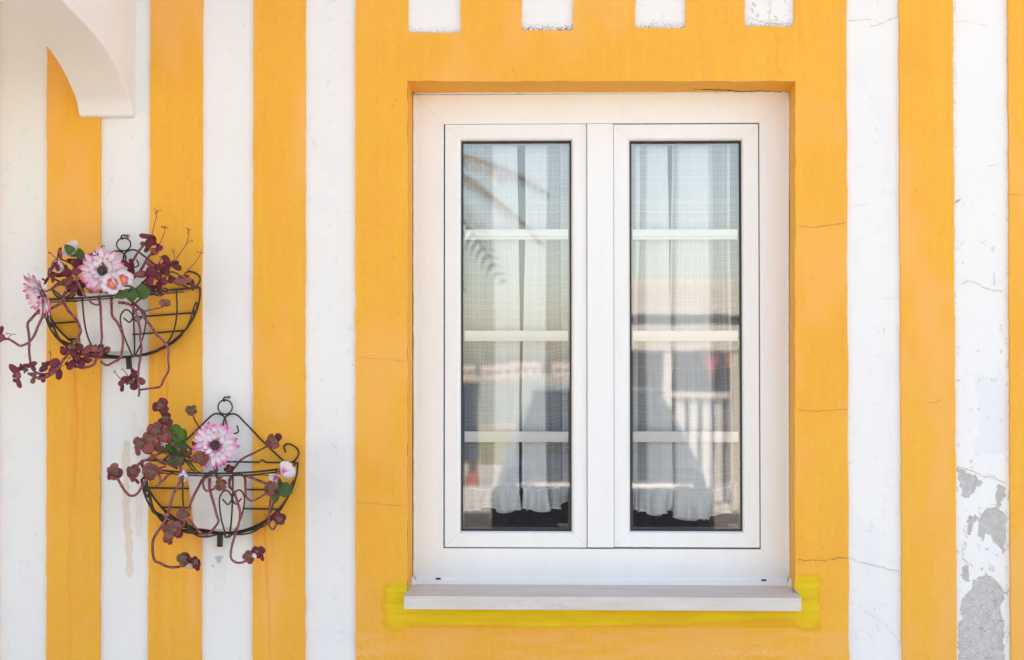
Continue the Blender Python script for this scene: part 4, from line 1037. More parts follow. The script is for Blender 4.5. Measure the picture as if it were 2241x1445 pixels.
stalk(p1, [(D_, 375, 1085), (D_, 340, 1030), (D_, 310, 1000)], [.15, .15], [(D_, 285, 1000), (D_, 300, 985)], 12)
stalk(p1, [(C_, 110, 575), (C_, 140, 530), (C_, 175, 517)], [.20, .20], [(C_, 205, 518), (C_, 85, 503)], 10)
for reg, u, v, L, Wd, ang, d, kd in [
    (A_, 835, 745, 135, 55, 75, .14, 'p'), (A_, 795, 890, 150, 70, 80, .14, 'r'), (A_, 735, 880, 130, 45, 75, .14, 'r'), (A_, 685, 985, 130, 50, 78, .135, 'p'), (A_, 730, 1065, 120, 60, 85, .14, 'r'), (A_, 815, 700, 120, 36, 78, .14, 'r'), (A_, 640, 1100, 120, 40, 70, .13, 'r'), (A_, 820, 1015, 130, 60, 10, .13, 'r'),
    (A_, 1060, 865, 130, 80, 40, .16, 'r'), (A_, 1050, 965, 130, 110, 30, .16, 'p'), (A_, 925, 990, 120, 100, 170, .165, 'r'), (A_, 950, 1095, 150, 110, 250, .17, 'p'), (A_, 1030, 1170, 150, 120, 250, .165, 'r'), (A_, 1105, 1245, 120, 100, 280, .15, 'r'), (A_, 900, 930, 120, 60, 60, .12, 'r'), (A_, 960, 820, 110, 60, 10, .12, 'r'), (A_, 1110, 1140, 130, 70, 300, .15, 'r'), (A_, 1000, 1275, 70, 60, 200, .16, 'g'), (A_, 1340, 725, 170, 75, 10, .165, 'r'), (A_, 1400, 650, 90, 36, 40, .165, 'r'),
    (B_, 640, 487, 190, 60, 172, .125, 'r'), (B_, 735, 510, 110, 60, -40, .12, 'r'), (B_, 675, 585, 150, 130, 100, .135, 'r'), (B_, 655, 650, 130, 70, 240, .13, 'r'), (B_, 800, 660, 120, 80, 10, .13, 'r'), (B_, 740, 690, 110, 70, -30, .13, 'p'), (B_, 580, 590, 70, 60, 150, .12, 'g'), (B_, 740, 720, 70, 40, 0, .12, 'g'),
    (B_, 432, 850, 120, 60, 100, .12, 'r'), (B_, 445, 945, 130, 50, -75, .12, 'r'), (B_, 370, 880, 110, 60, 150, .115, 'r'), (B_, 310, 830, 110, 40, 175, .115, 'r'), (B_, 415, 955, 120, 50, -60, .11, 'r'),
    (B_, 545, 1010, 150, 85, 5, .13, 'p'), (B_, 690, 1000, 170, 130, 60, .135, 'r'), (B_, 780, 1025, 130, 90, -60, .13, 'r'), (B_, 680, 1105, 130, 85, -110, .135, 'r'), (B_, 865, 1105, 110, 75, -30, .125, 'r'), (B_, 805, 1165, 130, 85, -55, .13, 'r'), (B_, 825, 1255, 110, 70, -80, .135, 'p'), (B_, 690, 880, 170, 55, -35, .12, 'p'), (B_, 780, 910, 110, 60, -50, .12, 'r'), (B_, 700, 1200, 130, 80, 200, .12, 'r'), (B_, 600, 1180, 120, 70, 200, .11, 'r'), (B_, 850, 960, 110, 60, -60, .12, 'r'),
    (B_, 905, 810, 140, 75, 130, .12, 'r'), (B_, 915, 940, 160, 90, 80, .125, 'r'), (B_, 1040, 905, 140, 75, -30, .12, 'r'), (B_, 985, 1090, 110, 80, 200, .12, 'r'), (B_, 1080, 1115, 140, 90, -10, .125, 'p'), (B_, 1200, 1085, 110, 65, -25, .12, 'p'), (B_, 1268, 1155, 160, 45, -85, .12, 'r'), (B_, 990, 860, 90, 50, 60, .12, 'r'), (B_, 860, 890, 90, 60, 20, .12, 'r'),
    (C_, 20, 455, 130, 50, 60, .20, 'r'), (C_, 22, 560, 110, 80, 15, .205, 'p'), (C_, -20, 590, 100, 60, 170, .20, 'r'),
    (C_, 195, 990, 160, 100, -45, .215, 'r'), (C_, 252, 1075, 100, 70, -80, .215, 'p'), (C_, 262, 1180, 140, 75, -88, .215, 'r'), (C_, 430, 935, 150, 60, 20, .21, 'r'), (C_, 335, 950, 110, 50, 10, .21, 'r'), (C_, 275, 985, 110, 50, 5, .21, 'r'), (C_, 205, 1085, 60, 50, 200, .21, 'g'), (C_, 345, 1000, 80, 45, -20, .21, 'g'),
    (C_, 600, 985, 140, 75, 25, .215, 'r'), (C_, 752, 915, 130, 110, 20, .215, 'r'), (C_, 655, 915, 90, 55, 10, .21, 'r'), (C_, 725, 1005, 110, 75, 200, .215, 'p'), (C_, 815, 1065, 130, 70, -100, .215, 'r'), (C_, 570, 1105, 110, 70, 20, .215, 'r'), (C_, 455, 1150, 80, 60, 250, .21, 'g'), (C_, 455, 1065, 90, 40, -20, .21, 'g'), (C_, 590, 1140, 70, 50, -60, .215, 'r'),
    (C_, 900, 740, 130, 90, 200, .215, 'r'), (C_, 985, 690, 120, 90, 90, .215, 'r'), (C_, 1080, 700, 120, 85, 20, .215, 'r'), (C_, 1010, 765, 110, 90, 260, .22, 'r'), (C_, 1050, 825, 120, 80, -60, .215, 'r'), (C_, 980, 935, 140, 85, -110, .215, 'r'), (C_, 1110, 915, 140, 110, -30, .21, 'r'), (C_, 1200, 730, 160, 85, 40, .21, 'p'), (C_, 1195, 850, 120, 70, -80, .21, 'r'), (C_, 960, 690, 60, 50, 100, .225, 'g'), (C_, 1010, 690, 60, 50, 30, .225, 'g'), (C_, 1130, 770, 90, 50, 0, .21, 'r'), (C_, 1060, 900, 120, 80, 200, .205, 'r'),
    (C_, 1385, 690, 80, 65, 90, .215, 'r'), (C_, 1310, 720, 100, 75, 180, .21, 'p'), (C_, 1440, 740, 100, 75, -10, .21, 'r'), (C_, 1390, 770, 80, 60, 260, .21, 'p'), (C_, 1385, 725, 60, 55, 40, .218, 'g'), (C_, 1330, 790, 80, 50, 200, .205, 'r'),
    (D_, 88, 722, 90, 70, 0, .21, 'p'), (D_, 865, 80, 100, 80, 170, .185, 'p'), (D_, 915, 75, 90, 75, -20, .19, 'g'), (D_, 930, 95, 60, 40, -30, .185, 'r'),
    (D_, 298, 1175, 110, 65, 220, .155, 'r'), (D_, 298, 1245, 110, 45, -100, .15, 'r'), (D_, 385, 1150, 130, 70, 80, .155, 'r'), (D_, 455, 1075, 140, 75, 40, .15, 'r'), (D_, 460, 1215, 120, 90, -100, .15, 'r'), (D_, 560, 1155, 110, 75, -50, .15, 'p'), (D_, 420, 1170, 90, 50, 20, .16, 'g'), (D_, 330, 1115, 100, 45, 10, .15, 'r'), (D_, 500, 1130, 100, 60, 60, .155, 'r')]:
    leaf(p1, reg, u, v, L, Wd, ang, d, kd)
    if rl.random() < .45:
        a_ = radians(ang + rl.uniform(50, 130) * rl.choice((-1, 1))); leaf(p1, reg, u + cos(a_) * L * .36, v - sin(a_) * L * .36, L * .55, Wd * .6, math.degrees(a_), d - .006, rl.choice('rrg'))

p2 = thing('succulent', 'trailing dusty pink succulent with rosette tips in the lower basket', 'plant', tuple(W(478, 1045, .08)), 'succulents in the wall baskets')
S2 = lambda pts, dep, w=30: stem(p2, pts, dep, w)
E_, F_, G_, H_ = 'EFGH'
S2([(E_, 215, 1150), (E_, 270, 1240), (E_, 325, 1335), (E_, 405, 1412), (E_, 500, 1390), (E_, 580, 1270), (E_, 640, 1170), (E_, 670, 1100)], [.20, .20, .19], 33)
S2([(E_, 480, 1040), (E_, 550, 960), (E_, 700, 890), (E_, 830, 830), (E_, 950, 810)], [.18, .17, .14], 30)
S2([(E_, 1090, 990), (E_, 1120, 1150), (E_, 1035, 1330), (G_, 1000, 260), (G_, 965, 390), (G_, 940, 500), (G_, 870, 660), (G_, 740, 850), (G_, 715, 1000), (G_, 740, 1165), (G_, 820, 1210), (G_, 910, 1255), (G_, 1000, 1268), (G_, 1095, 1258)], [.16, .19, .20, .18, .17], 38)
S2([(F_, 150, 1080), (F_, 60, 1140), (E_, 1375, 1240), (E_, 1290, 1400), (G_, 1255, 350), (G_, 1215, 460), (G_, 1190, 560), (G_, 1135, 700)], [.13, .18, .20, .20], 36)
S2([(F_, 230, 1055), (F_, 110, 1130), (H_, 40, 60), (H_, 28, 130), (H_, 65, 212), (H_, 150, 200), (H_, 235, 150)], [.13, .18, .20, .20], 32)
S2([(H_, 125, 10), (H_, 115, 130), (H_, 130, 240), (H_, 180, 410), (H_, 218, 560), (H_, 238, 640), (H_, 170, 740), (H_, 85, 818), (H_, 0, 800), (G_, 1370, 790), (G_, 1290, 700), (G_, 1215, 600)], [.15, .18, .19, .19, .19], 34)
S2([(H_, 415, 10), (H_, 388, 140), (H_, 450, 230), (H_, 500, 370), (H_, 535, 500), (H_, 530, 620), (H_, 490, 760), (H_, 430, 950), (H_, 408, 1120), (H_, 455, 1188), (H_, 540, 1206), (H_, 640, 1172)], [.14, .18, .19, .18, .17], 34)
S2([(F_, 420, 1105), (F_, 620, 1145), (F_, 750, 1195), (F_, 880, 1250)], [.13, .16, .17], 30)
S2([(F_, 590, 1140), (H_, 607, 60), (H_, 610, 170), (H_, 618, 290), (H_, 690, 352), (H_, 800, 312), (H_, 925, 228)], [.14, .17, .18, .17], 30)
S2([(H_, 965, 260), (H_, 950, 400), (H_, 938, 540), (H_, 935, 680), (H_, 990, 748), (H_, 1045, 665)], [.17, .165, .16], 30)
S2([(F_, 400, 1110), (F_, 500, 975), (F_, 580, 900), (F_, 720, 830), (F_, 860, 760), (F_, 950, 705)], [.10, .12, .14], 27)
S2([(E_, 1260, 790), (E_, 1110, 650), (E_, 980, 520), (E_, 890, 390), (E_, 845, 290), (E_, 830, 200)], [.11, .13, .14], 33)
S2([(E_, 1400, 560), (E_, 1330, 430), (E_, 1290, 360), (E_, 1262, 265)], [.10, .11, .12], 25)
S2([(E_, 1290, 920), (E_, 1200, 870), (E_, 1100, 800), (E_, 1010, 720), (E_, 910, 630)], [.12, .15, .17], 33)
S2([(E_, 1060, 930), (E_, 950, 860), (E_, 830, 790)], [.14, .15], 28)
S2([(E_, 1060, 1040), (E_, 900, 960), (E_, 790, 920), (E_, 700, 850), (E_, 650, 800)], [.14, .16, .17], 32)
S2([(E_, 1020, 1080), (E_, 930, 1130), (E_, 850, 1215), (E_, 800, 1240)], [.15, .17, .18], 32)
S2([(E_, 800, 1110), (E_, 825, 1200), (E_, 810, 1260), (E_, 755, 1290)], [.18, .18], 28)
S2([(E_, 900, 1010), (E_, 820, 1030), (E_, 780, 1040)], [.15, .16], 26)
S2([(E_, 960, 900), (E_, 900, 980), (E_, 800, 950)], [.14, .15], 26)
for reg, u, v, n, L, d, kd in [(E_, 545, 705, 4, 95, .185, 'p'), (E_, 770, 520, 5, 120, .18, 'p'), (E_, 690, 640, 4, 110, .185, 'p'), (E_, 455, 1075, 5, 95, .185, 'p'), (E_, 690, 1080, 5, 110, .195, 'p'), (E_, 195, 1080, 4, 105, .20, 'p'),
        (E_, 1370, 895, 4, 105, .19, 'p'), (E_, 1100, 940, 4, 66, .165, 'g'), (E_, 830, 190, 3, 110, .145, 'r'), (E_, 890, 370, 3, 105, .14, 'r'), (E_, 1255, 240, 4, 80, .12, 'g'), (E_, 800, 760, 4, 62, .165, 'g'),
        (F_, 995, 655, 4, 105, .145, 'p'), (F_, 960, 1310, 5, 100, .175, 'p'), (H_, 275, 125, 4, 92, .20, 'p'), (H_, 660, 1120, 5, 82, .175, 'p'), (H_, 1075, 600, 5, 85, .165, 'r'), (H_, 790, 1060, 3, 90, .172, 'r'), (G_, 980, 745, 5, 130, .205, 'p'), (G_, 1140, 540, 4, 92, .195, 'p'), (G_, 1140, 1150, 4, 100, .172, 'g'), (G_, 1300, 1200, 5, 85, .172, 'r'), (G_, 940, 890, 3, 75, .20, 'r'), (F_, 380, 1050, 4, 70, .12, 'r')]:
    rosette(p2, reg, u, v, n, L, d, kd)
for reg, u, v, L, Wd, ang, d, kd in [(E_, 650, 760, 170, 140, 20, .19, 'p'), (E_, 512, 805, 105, 60, -80, .185, 'p'), (E_, 845, 605, 140, 120, -10, .175, 'p'), (E_, 860, 505, 95, 75, 10, .175, 'p'), (E_, 755, 710, 100, 80, -60, .18, 'p'), (E_, 440, 1165, 110, 80, -70, .185, 'p'), (E_, 500, 1210, 90, 40, -60, .185, 'r'), (E_, 120, 1145, 110, 45, -100, .20, 'r'), (E_, 225, 1105, 130, 95, 20, .205, 'r'), (E_, 815, 1080, 100, 70, 0, .19, 'p'), (E_, 1290, 690, 80, 60, 60, .12, 'r'), (E_, 1215, 830, 90, 60, 30, .14, 'g'),
        (F_, 1060, 610, 110, 85, 60, .15, 'r'), (F_, 1010, 1350, 110, 65, -60, .175, 'r'), (H_, 835, 1120, 120, 45, -70, .172, 'r'), (H_, 1040, 560, 120, 70, 30, .165, 'r'), (H_, 235, 40, 60, 36, 150, .20, 'p'), (H_, 270, 30, 60, 36, 40, .20, 'p'), (H_, 665, 1180, 85, 70, -80, .176, 'p'), (G_, 1060, 800, 150, 95, -40, .20, 'r'), (G_, 900, 870, 80, 60, 200, .20, 'g'), (G_, 1330, 1260, 100, 55, -80, .172, 'r'), (G_, 1180, 1140, 130, 75, 15, .175, 'r'), (G_, 1140, 1220, 95, 75, 190, .17, 'p')]:
    leaf(p2, reg, u, v, L, Wd, ang, d, kd)
# two snails resting among the lower leaves
def snail(label, reg, u, v, d, R, mat):
    x, y = rp(reg, u, v); c = W(x, y, d); P, r = [], []
    for i in range(70):
        t = i / 69; a = t * 2 * pi * 2.6; rr = R * (.06 + .54 * t ** 1.3)
        P.append((c[0] + rr * cos(a), c[1] - R * .5 * (1 - t), c[2] + rr * sin(a))); r.append(R * (.12 + .36 * t))
    V, F = tube(np.array(P), np.array(r), 10)
    tag(make('snail_shell', V, F, mat, None, True), label, 'snail shell')
snail('small banded brown snail shell under the lower basket on its longest stem', G_, 1230, 1255, .178, .0082, M_SHELL)
snail('small whitish snail shell on the stem tip below the lower basket', H_, 733, 1112, .178, .0066, plain('white_snail_shell', (.66, .60, .58), .45, .2, 220))

# ------------------------------------------------------------------ artificial flowers
def petal_mesh(name, mat, wid=.26, blunt=.8, curl=.10, notch=0.0):
    V, F, T = [], [], []; n, m = 8, 5
    for i in range(n + 1):
        t = i / n
        w = wid * (math.sin(pi * (.10 + .80 * t ** blunt)) ** .75)
        if i == n: w *= .62
        for k in range(m):
            q = -1 + 2 * k / (m - 1)
            V.append((t - (notch * (1 - abs(q)) if i == n else 0) - (.035 * q * q if i == n else 0), q * w * .5, curl * (t ** 2) * 1.2 - .05 * t + .10 * wid * q * q + .015 * math.cos(q * 6)))
            T.append(t)
    for i in range(n):
        for k in range(m - 1): F.append((i * m + k, i * m + k + 1, (i + 1) * m + k + 1, (i + 1) * m + k))
    return mesh_data(name, V, F, mat, True, {'t': T})
PET = petal_mesh('petal', M_PETAL); PET_IN = petal_mesh('petal', M_PETAL, .30, .8, .45)
PET2 = petal_mesh('petal', M_PETAL2, .80, .9, .18, .08); PETH = petal_mesh('petal', M_HOT, .75, .9, .2, .08)
rf = random.Random(4)
def face(c, nrm, spin=0):
    z = Vector(nrm).normalized(); x = Vector((1, 0, .01)) - z * z.dot(Vector((1, 0, .01)))
    x.normalize(); y = z.cross(x)
    return Matrix.Translation(Vector(c)) @ Matrix((x, y, z)).transposed().to_4x4() @ Matrix.Rotation(spin, 4, 'Z')
def flower_stem(root, P, r=.0016):
    make('stem', *tube(catmull(P, 8), r, 6), M_FSTEM, root, True)
def gerbera(label, cpx, d, R, nrm, stem_to, lift=(.05, .14, .30)):
    c = W(cpx[0], cpx[1], d); root = thing('gerbera', label, 'flower', tuple(c), 'pink and white artificial gerberas')
    Mf = face(c, nrm)
    for layer, (n, L, up, r0, msh) in enumerate(((17, 1.0, lift[0], .10, PET), (17, .93, lift[1], .10, PET), (11, .66, lift[2], .16, PET_IN))):
        for k in range(n):
            a = 2 * pi * (k + .5 * (layer % 2)) / n + rf.uniform(-.06, .06); l_ = R * (L - r0) * rf.uniform(.92, 1.06)
            M_ = Mf @ Matrix.Rotation(a, 4, 'Z') @ Matrix.Translation((R * r0, 0, R * (.015 + .03 * layer))) @ Matrix.Rotation(-(up + rf.uniform(-.07, .09)), 4, 'Y') @ Matrix.Rotation(rf.uniform(-.25, .25), 4, 'X') @ Matrix.Diagonal((l_, l_ * (1.05 if layer < 2 else 1.2), l_, 1))
            link('petal', msh, root, M_)
    V, F = lathe([(.001, .13 * R), (.12 * R, .15 * R), (.20 * R, .13 * R), (.25 * R, .06 * R), (.18 * R, -.02 * R)], 20)
    o = make('disc', [Mf @ Vector(v) for v in V], F, M_DISC, root, True)
    b_ = MB(); b2 = MB()
    for k in range(170):
        rr = .27 * R * math.sqrt(rf.random()); a = rf.uniform(0, 2 * pi); out = rr > .18 * R
        q = Vector((rr * cos(a), rr * sin(a), .11 * R)); t = q + Vector((cos(a) * .03 * R * (2 if out else .4), sin(a) * .03 * R * (2 if out else .4), .09 * R))
        V = [Mf @ (q + Vector((.011 * R * cos(w), .011 * R * sin(w), 0))) for w in (0, 2.1, 4.2)] + [Mf @ t]
        (b2 if out else b_).add(V, [(0, 1, 3), (1, 2, 3), (2, 0, 3)])
    o1 = b_.build('floret', M_DISC, root); o1['kind'] = 'stuff'; o2 = b2.build('stamen_ring', M_FUZZ, root); o2['kind'] = 'stuff'
    s = W(*stem_to); n3 = np.array(Vector(nrm).normalized())
    flower_stem(root, [c - n3 * .004, c - n3 * .03 + np.array([0, 0, -.004]), .5 * (c + s) + np.array([0, .01, -.01]), s], .0022)
    return root
gerbera('large pink and white gerbera at the middle of the higher basket', (225, 593), .165, .0555, (.10, -1, .12), (235, 655, .08))
gerbera('large pink and white gerbera in the lower basket', (471, 975), .165, .0560, (.18, -1, .16), (474, 1050, .08))
gerbera('pink and white gerbera leaning out at the left end of the higher basket', (91, 643), .20, .056, (-.62, -.62, -.42), (205, 655, .09), (.12, .25, .45))
def small_flower(label, cpx, d, R, nrm, stem_to, n=5, msh=None, eye=True, grp='small artificial blossoms', up=.25, pinkeye=True):
    c = W(cpx[0], cpx[1], d); root = thing('small_blossom', label, 'flower', tuple(c), grp); Mf = face(c, nrm, rf.uniform(0, 6))
    for k in range(n):
        M_ = Mf @ Matrix.Rotation(2 * pi * k / n + rf.uniform(-.1, .1), 4, 'Z') @ Matrix.Translation((.05 * R, 0, 0)) @ Matrix.Rotation(-(up + rf.uniform(-.1, .1)), 4, 'Y') @ Matrix.Rotation(rf.uniform(-.2, .2), 4, 'X') @ Matrix.Diagonal((R, R * 1.15, R, 1))
        link('petal', msh or PET2, root, M_)
    if eye:
        if pinkeye:
            for k in range(n):
                M_ = Mf @ Matrix.Rotation(2 * pi * k / n, 4, 'Z') @ Matrix.Translation((.05 * R, 0, .06 * R)) @ Matrix.Rotation(-up, 4, 'Y') @ Matrix.Diagonal((R * .50, R * .55, R * .4, 1)); link('inner_petal', PETH, root, M_)
        V, F = lathe([(.001, .22 * R), (.14 * R, .24 * R), (.26 * R, .20 * R), (.30 * R, .10 * R)], 16); make('eye', [Mf @ Vector(v) for v in V], F, M_EYE, root, True)
    s = W(*stem_to); flower_stem(root, [c, .5 * (c + s) + np.array([0, .006, .004]), s], .0012)
    return root
small_flower('small white blossom with orange eye in front of the large gerbera', (248, 621), .186, .0275, (-.05, -1, -.1), (240, 655, .09), 5)
small_flower('small white blossom tucked behind another orange-eyed one', (268, 614), .178, .0265, (.45, -.9, .1), (250, 655, .09), 5)
small_flower('faded pink blossom at the top left of the higher basket', (163, 552), .13, .028, (-.3, -.7, .5), (205, 650, .08), 5, None, False, up=.5)
small_flower('drooping pale pink blossom among the leaves of the higher basket', (139, 578), .135, .026, (-.5, -.7, -.4), (205, 650, .08), 4, None, False, up=.8)
small_flower('pale pink blossom side-on at the right end of the lower basket', (618, 1037), .13, .031, (.72, -.45, .5), (545, 1042, .09), 6, None, False, up=.55)
small_flower('white and magenta petals low at the right end of the lower basket', (606, 1046), .14, .019, (-.4, -.8, -.3), (545, 1042, .09), 4, None, False, up=.3)
small_flower('tiny magenta blossom nearer the wall in the lower basket', (368, 957), .155, .010, (-.2, -1, .2), (430, 1030, .09), 6, PETH, False)
small_flower('tiny pink and white blossom on the left of the lower basket', (359, 970), .16, .011, (-.1, -1, .1), (430, 1030, .09), 6, PET, False)
small_flower('wilted white lily-like blossom hanging at the pot rim of the lower basket', (405, 1030), .165, .026, (-.1, -.6, -.8), (440, 1035, .10), 5, None, False, up=.9)
# plastic green leaves: sprigs
def green_leaf_mesh(name, mat, wid=.6):
    V, F = [], []; n, m = 8, 5
    for i in range(n + 1):
        t = i / n; w = wid * (math.sin(pi * (.04 + .93 * t ** .9)) ** .7)
        for k in range(m):
            q = -1 + 2 * k / (m - 1); V.append((t, q * w * .5, .06 * abs(q) + .10 * t * t + .02 * math.sin(t * 9) * abs(q)))
    for i in range(n):
        for k in range(m - 1): F.append((i * m + k, i * m + k + 1, (i + 1) * m + k + 1, (i + 1) * m + k))
    return mesh_data(name, V, F, mat, True)
GL = green_leaf_mesh('leaf', M_GREEN); GLM = green_leaf_mesh('leaf', M_LIME, 1.05); GLR = green_leaf_mesh('leaf', M_GREEN, .95)
def sprig(label, start, leaves, stem_to):
    root = thing('leaf_sprig', label, 'leaf sprig', tuple(W(*start)), 'artificial green leaf sprigs')
    for (px, py, d, ang, L, msh) in leaves:
        a = radians(ang); c = W(px - cos(a) * L / 2, py + sin(a) * L / 2, d)
        M_ = orient(c, ang, L * MPP, L * MPP, rf.uniform(-25, 15), rf.uniform(-25, 25)); link('leaf', msh, root, M_)
        p = W(*start); flower_stem(root, [p, .5 * (p + c) + np.array([0, .003, .002]), c], .0011)
    s = W(*stem_to); p = W(*start); flower_stem(root, [p, .5 * (s + p), s], .0013)
sprig('glossy green leaves under the small blossoms of the higher basket', (280, 634, .165), [(266, 640, .18, 200, 32, GLR), (292, 651, .182, -75, 26, GLR), (314, 639, .175, 5, 34, GLR), (283, 633, .172, 10, 34, GL)], (250, 655, .09))
sprig('narrow dark green leaves at the top left of the higher basket', (180, 575, .13), [(155, 550, .145, 135, 34, GL), (176, 559, .14, 115, 30, GL), (166, 572, .13, 170, 20, GL)], (210, 650, .08))
sprig('scalloped lime green leaves at the left of the lower basket', (390, 990, .12), [(383, 950, .12, 70, 44, GLM), (366, 973, .13, 150, 36, GLM), (393, 955, .11, 40, 36, GLM)], (430, 1040, .08))
sprig('round dark green leaves at the left of the pot in the lower basket', (400, 1000, .12), [(394, 979, .14, 60, 30, GLR), (382, 1009, .14, 200, 28, GLR), (398, 992, .13, 100, 28, GLR), (385, 995, .13, 160, 30, GLR)], (430, 1040, .08))
sprig('glossy green leaves at the right end of the lower basket', (604, 1064, .15), [(626, 1072, .16, -15, 34, GLR), (603, 1086, .155, -95, 30, GL), (614, 1055, .16, 80, 20, GL)], (545, 1042, .09))
sprig('single small green tip behind the gerbera of the lower basket', (446, 945, .10), [(444, 934, .10, 80, 9, GL)], (474, 1045, .08))

# ------------------------------------------------------------------ what stands across the street (seen only as reflections in the panes)
M_CREAM = plain('cream_render', (.76, .71, .63), .85); M_DARK = plain('dark_timber', (.10, .08, .075), .7); M_RED = plain('red_cloth', (.42, .07, .04), .8); M_ORC = plain('orange_cloth', (.70, .20, .03), .8)
kx0, kx1, ky = .55, 4.2, -13.0
ks = thing('kiosk', 'cream kiosk with dark beam and striped counter reflected in the right pane', 'kiosk', (2.0, ky, 0))
MB().box(kx0, kx1, ky - 2.2, ky, 2.22, 2.58).build('fascia', M_CREAM, ks); MB().box(kx0 + .02, kx1 - .02, ky - 2.2, ky - .06, 2.10, 2.2185).build('beam', M_DARK, ks)
MB().box(kx0, kx1, ky - 2.2, ky, 1.80, 2.0985).build('valance', M_CREAM, ks); MB().box(kx0 - .1, kx1 + .1, ky - 2.3, ky - .02, 2.5805, 2.64).build('roof', M_CREAM, ks)
MB().box(kx0, kx1, ky - 2.2, ky - 2.1, 0, 1.8).build('back_wall', M_DARK, ks)
for x in (kx0 + .1, 1.35, 2.15, 3.1, kx1 - .1): MB().box(x - .05, x + .05, ky - .12, ky - .02, 0, 1.7995).build('post', M_CREAM, ks)
MB().box(kx0, kx1, ky - .5, ky - .13, 1.24, 1.30).build('counter', M_CREAM, ks)
for k in range(24): MB().box(kx0 + .02 + k * .15, kx0 + .02 + k * .15 + .09, ky - .20, ky - .17, .02, 1.238).build('board', M_WHITE, ks)
MB().box(kx0, kx1, ky - .3, ky - .21, .02, 1.238).build('counter_back', M_DARK, ks)
for k in range(9):
    x = 1.75 + k * .26; make('pennant', [(x, ky - .05, 1.78), (x + .22, ky - .05, 1.78), (x + .11, ky - .05, 1.44), (x, ky - .045, 1.78), (x + .22, ky - .045, 1.78), (x + .11, ky - .045, 1.44)], [(0, 1, 2), (5, 4, 3), (0, 3, 4, 1), (1, 4, 5, 2), (2, 5, 3, 0)], (M_RED, M_ORC)[k % 2], ks)
bn = thing('litter_bin', 'tall dark blue litter bin on red feet reflected in the left pane', 'bin', (-1.12, -15.6, 0))
MB().box(-1.31, -.99, -15.76, -15.44, .34, 1.36).build('body', plain('dark_blue_paint', (.02, .035, .08), .4), bn, bevel=.03); MB().box(-1.33, -.97, -15.78, -15.42, 1.362, 1.42).build('lid', M_DARK, bn, bevel=.02)
for x in (-1.24, -1.06): V, F = lathe([(.09, 0), (.05, .34), (.001, .34)], 14, x, -15.6); make('foot', V, F, M_RED, bn, True)
def car():
    cx, y0 = .40, -7.1
    body = plain('dark_blue_car_paint', (.015, .02, .035), .25); gl = plain('dark_car_glass', (.02, .025, .03), .05)
    root = thing('car', 'dark blue parked car reflected low in the panes', 'car', (cx, y0 - 1.8, 0))
    def loft(name, secs, mat):
        V, F = [], []
        for (y, w0, w1, z0, z1) in secs: V += [(cx - w0, y, z0), (cx - w0, y, .5 * (z0 + z1)), (cx - w1, y, z1), (cx + w1, y, z1), (cx + w0, y, .5 * (z0 + z1)), (cx + w0, y, z0)]
        for i in range(len(secs) - 1):
            for k in range(6): F.append((i * 6 + k, i * 6 + (k + 1) % 6, (i + 1) * 6 + (k + 1) % 6, (i + 1) * 6 + k))
        F += [tuple(range(6))[::-1], tuple((len(secs) - 1) * 6 + k for k in range(6))]
        o = make(name, V, F, mat, root); m = o.modifiers.new('bevel', 'BEVEL'); m.width = .05; m.segments = 3; return o
    loft('body', [(y0, .76, .70, .28, .66), (y0 - .15, .84, .74, .22, .80), (y0 - 1.1, .86, .76, .20, .92), (y0 - 2.6, .86, .78, .20, .95), (y0 - 3.6, .84, .74, .22, .92), (y0 - 3.8, .78, .70, .30, .80)], body)
    loft('cabin', [(y0 - .85, .72, .70, .88, .93), (y0 - 1.6, .70, .55, .90, 1.34), (y0 - 2.9, .70, .54, .92, 1.36), (y0 - 3.5, .70, .66, .90, .98)], gl)
    loft('roof', [(y0 - 1.62, .58, .54, 1.335, 1.375), (y0 - 2.9, .58, .54, 1.345, 1.395)], body)
    for x in (-.78, .78):
        for y in (y0 - .75, y0 - 3.0):
            V, F = lathe([(.001, -.10), (.27, -.10), (.31, -.07), (.31, .07), (.27, .10), (.001, .10)], 24); make('wheel', [(cx + x + v[2], y + v[0], .31 + v[1]) for v in V], F, M_GASKET, root, True)
            V, F = lathe([(.001, -.112), (.19, -.112), (.20, -.102), (.20, .102), (.19, .112), (.001, .112)], 18); make('rim', [(cx + x + v[2], y + v[0], .31 + v[1]) for v in V], F, M_STONE, root, True)
        V, F = lathe([(.001, .03), (.08, .02), (.10, 0), (.10, -.05)], 16); make('headlight', [(cx + x * .75 + v[0] * 1.3, y0 - .03 + v[2], .62 + v[1] * .7) for v in V], F, gl, root, True)
car()
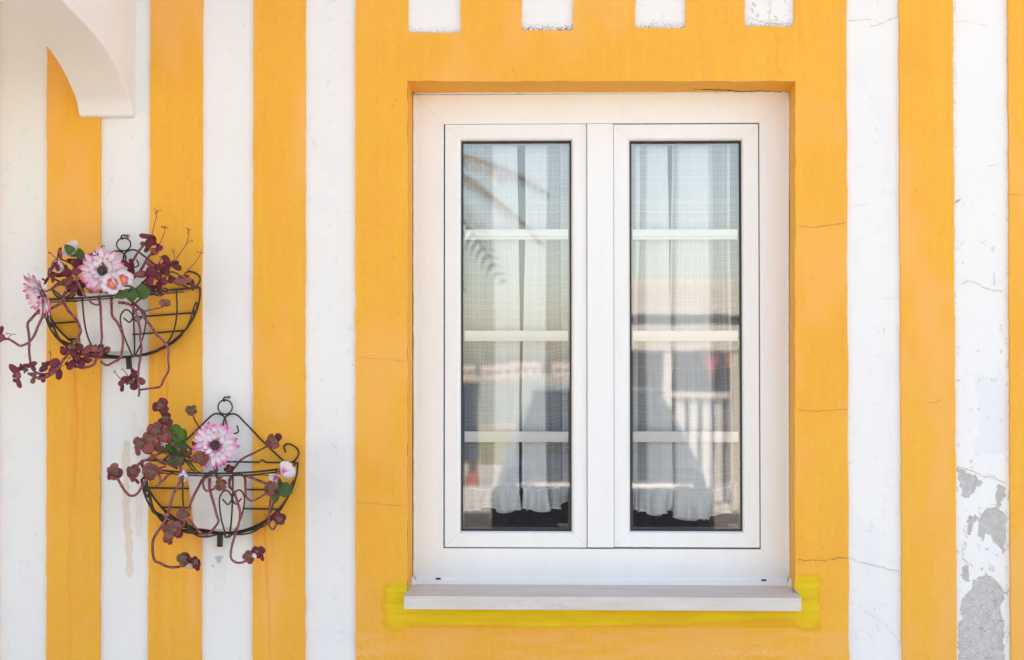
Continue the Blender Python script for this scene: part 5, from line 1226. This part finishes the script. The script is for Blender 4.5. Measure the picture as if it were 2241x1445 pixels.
def palm():
    bx, by, h = -1.75, -9.2, 3.3
    root = thing('palm_tree', 'young palm tree with drooping fronds reflected in the left pane', 'tree', (bx, by, 0))
    P = np.array([(bx + .06 * sin(t * 2), by, h * t) for t in np.linspace(0, 1, 40)]); make('trunk', *tube(P, [.17 - .05 * t + .015 * (i % 2) for i, t in enumerate(np.linspace(0, 1, 40))], 12), plain('palm_bark', (.16, .11, .07), .9, .4, 12, .6), root)
    rg = random.Random(3); gm = plain('dry_palm_straw', (.40, .34, .25), .7, .4, 6)
    for k in range(17):
        a = 2 * pi * k / 17 + rg.uniform(-.15, .15); up = rg.uniform(.1, 1.0); L = rg.uniform(1.7, 2.2); mb = MB(); pts = []
        for i in range(26):
            t = i / 25; r = L * (t - .12 * t ** 2); z = up * t * 1.1 - 1.5 * t * t * (1.0 - .3 * up); pts.append(np.array([bx + r * cos(a), by + r * sin(a), h + z]))
        V, F = tube(np.array(pts), np.linspace(.022, .005, 26), 5); mb.add(V, F)
        side = np.array([-sin(a), cos(a), 0])
        for i in range(3, 26):
            for s in (1, -1):
                for q in (0,):
                    c = pts[i] * (1 - q) + pts[i - 1] * q; ln = .48 * math.sin(pi * (.1 + .85 * i / 26)); T = pts[i] - pts[i - 1]; T = T / np.linalg.norm(T)
                    tip = c + s * side * ln * .8 + T * ln * .5 + np.array([0, 0, -.16 * ln]); w = T * .013
                    mb.add([c - w, c + w, .5 * (c + tip) + w + np.array([0, 0, .03]), tip, .5 * (c + tip) - w + np.array([0, 0, .03])], [(0, 1, 2, 4), (4, 2, 3)])
        mb.build('frond', gm, root)
palm()
rg = random.Random(9); M_FAR = plain('haze_paled_roof', (.52, .44, .39), .9)  # far roofs: colour paled in place of distance haze
for k in range(9):
    x = -60 + k * 13 + rg.uniform(-3, 3); y = -520 - rg.uniform(0, 30); w, h = rg.uniform(4, 7), rg.uniform(2.2, 3.2)
    hs = thing('far_house', 'low pale house on the far shore, house %s from the left in the reflection' % ('first second third fourth fifth sixth seventh eighth ninth'.split()[k]), 'house', (x, y, 0), 'houses on the far shore')
    MB().box(x - w, x + w, y - 5, y, 0, h).build('wall', (M_CREAM, M_WHITE)[k % 2], hs)
    make('roof', [(x - w - .4, y - 5.4, h + .01), (x + w + .4, y - 5.4, h + .01), (x + w + .4, y + .4, h + .01), (x - w - .4, y + .4, h + .01), (x - w - .4, y - 2.5, h + 2), (x + w + .4, y - 2.5, h + 2)], [(0, 1, 5, 4), (2, 3, 4, 5), (0, 4, 3), (1, 2, 5), (0, 3, 2, 1)], M_FAR, hs)
    for q in range(3): MB().box(x - w * .6 + q * w * .6 - .6, x - w * .6 + q * w * .6 + .6, y + .001, y + .06, 1, 2.4).build('window', M_DARK, hs)
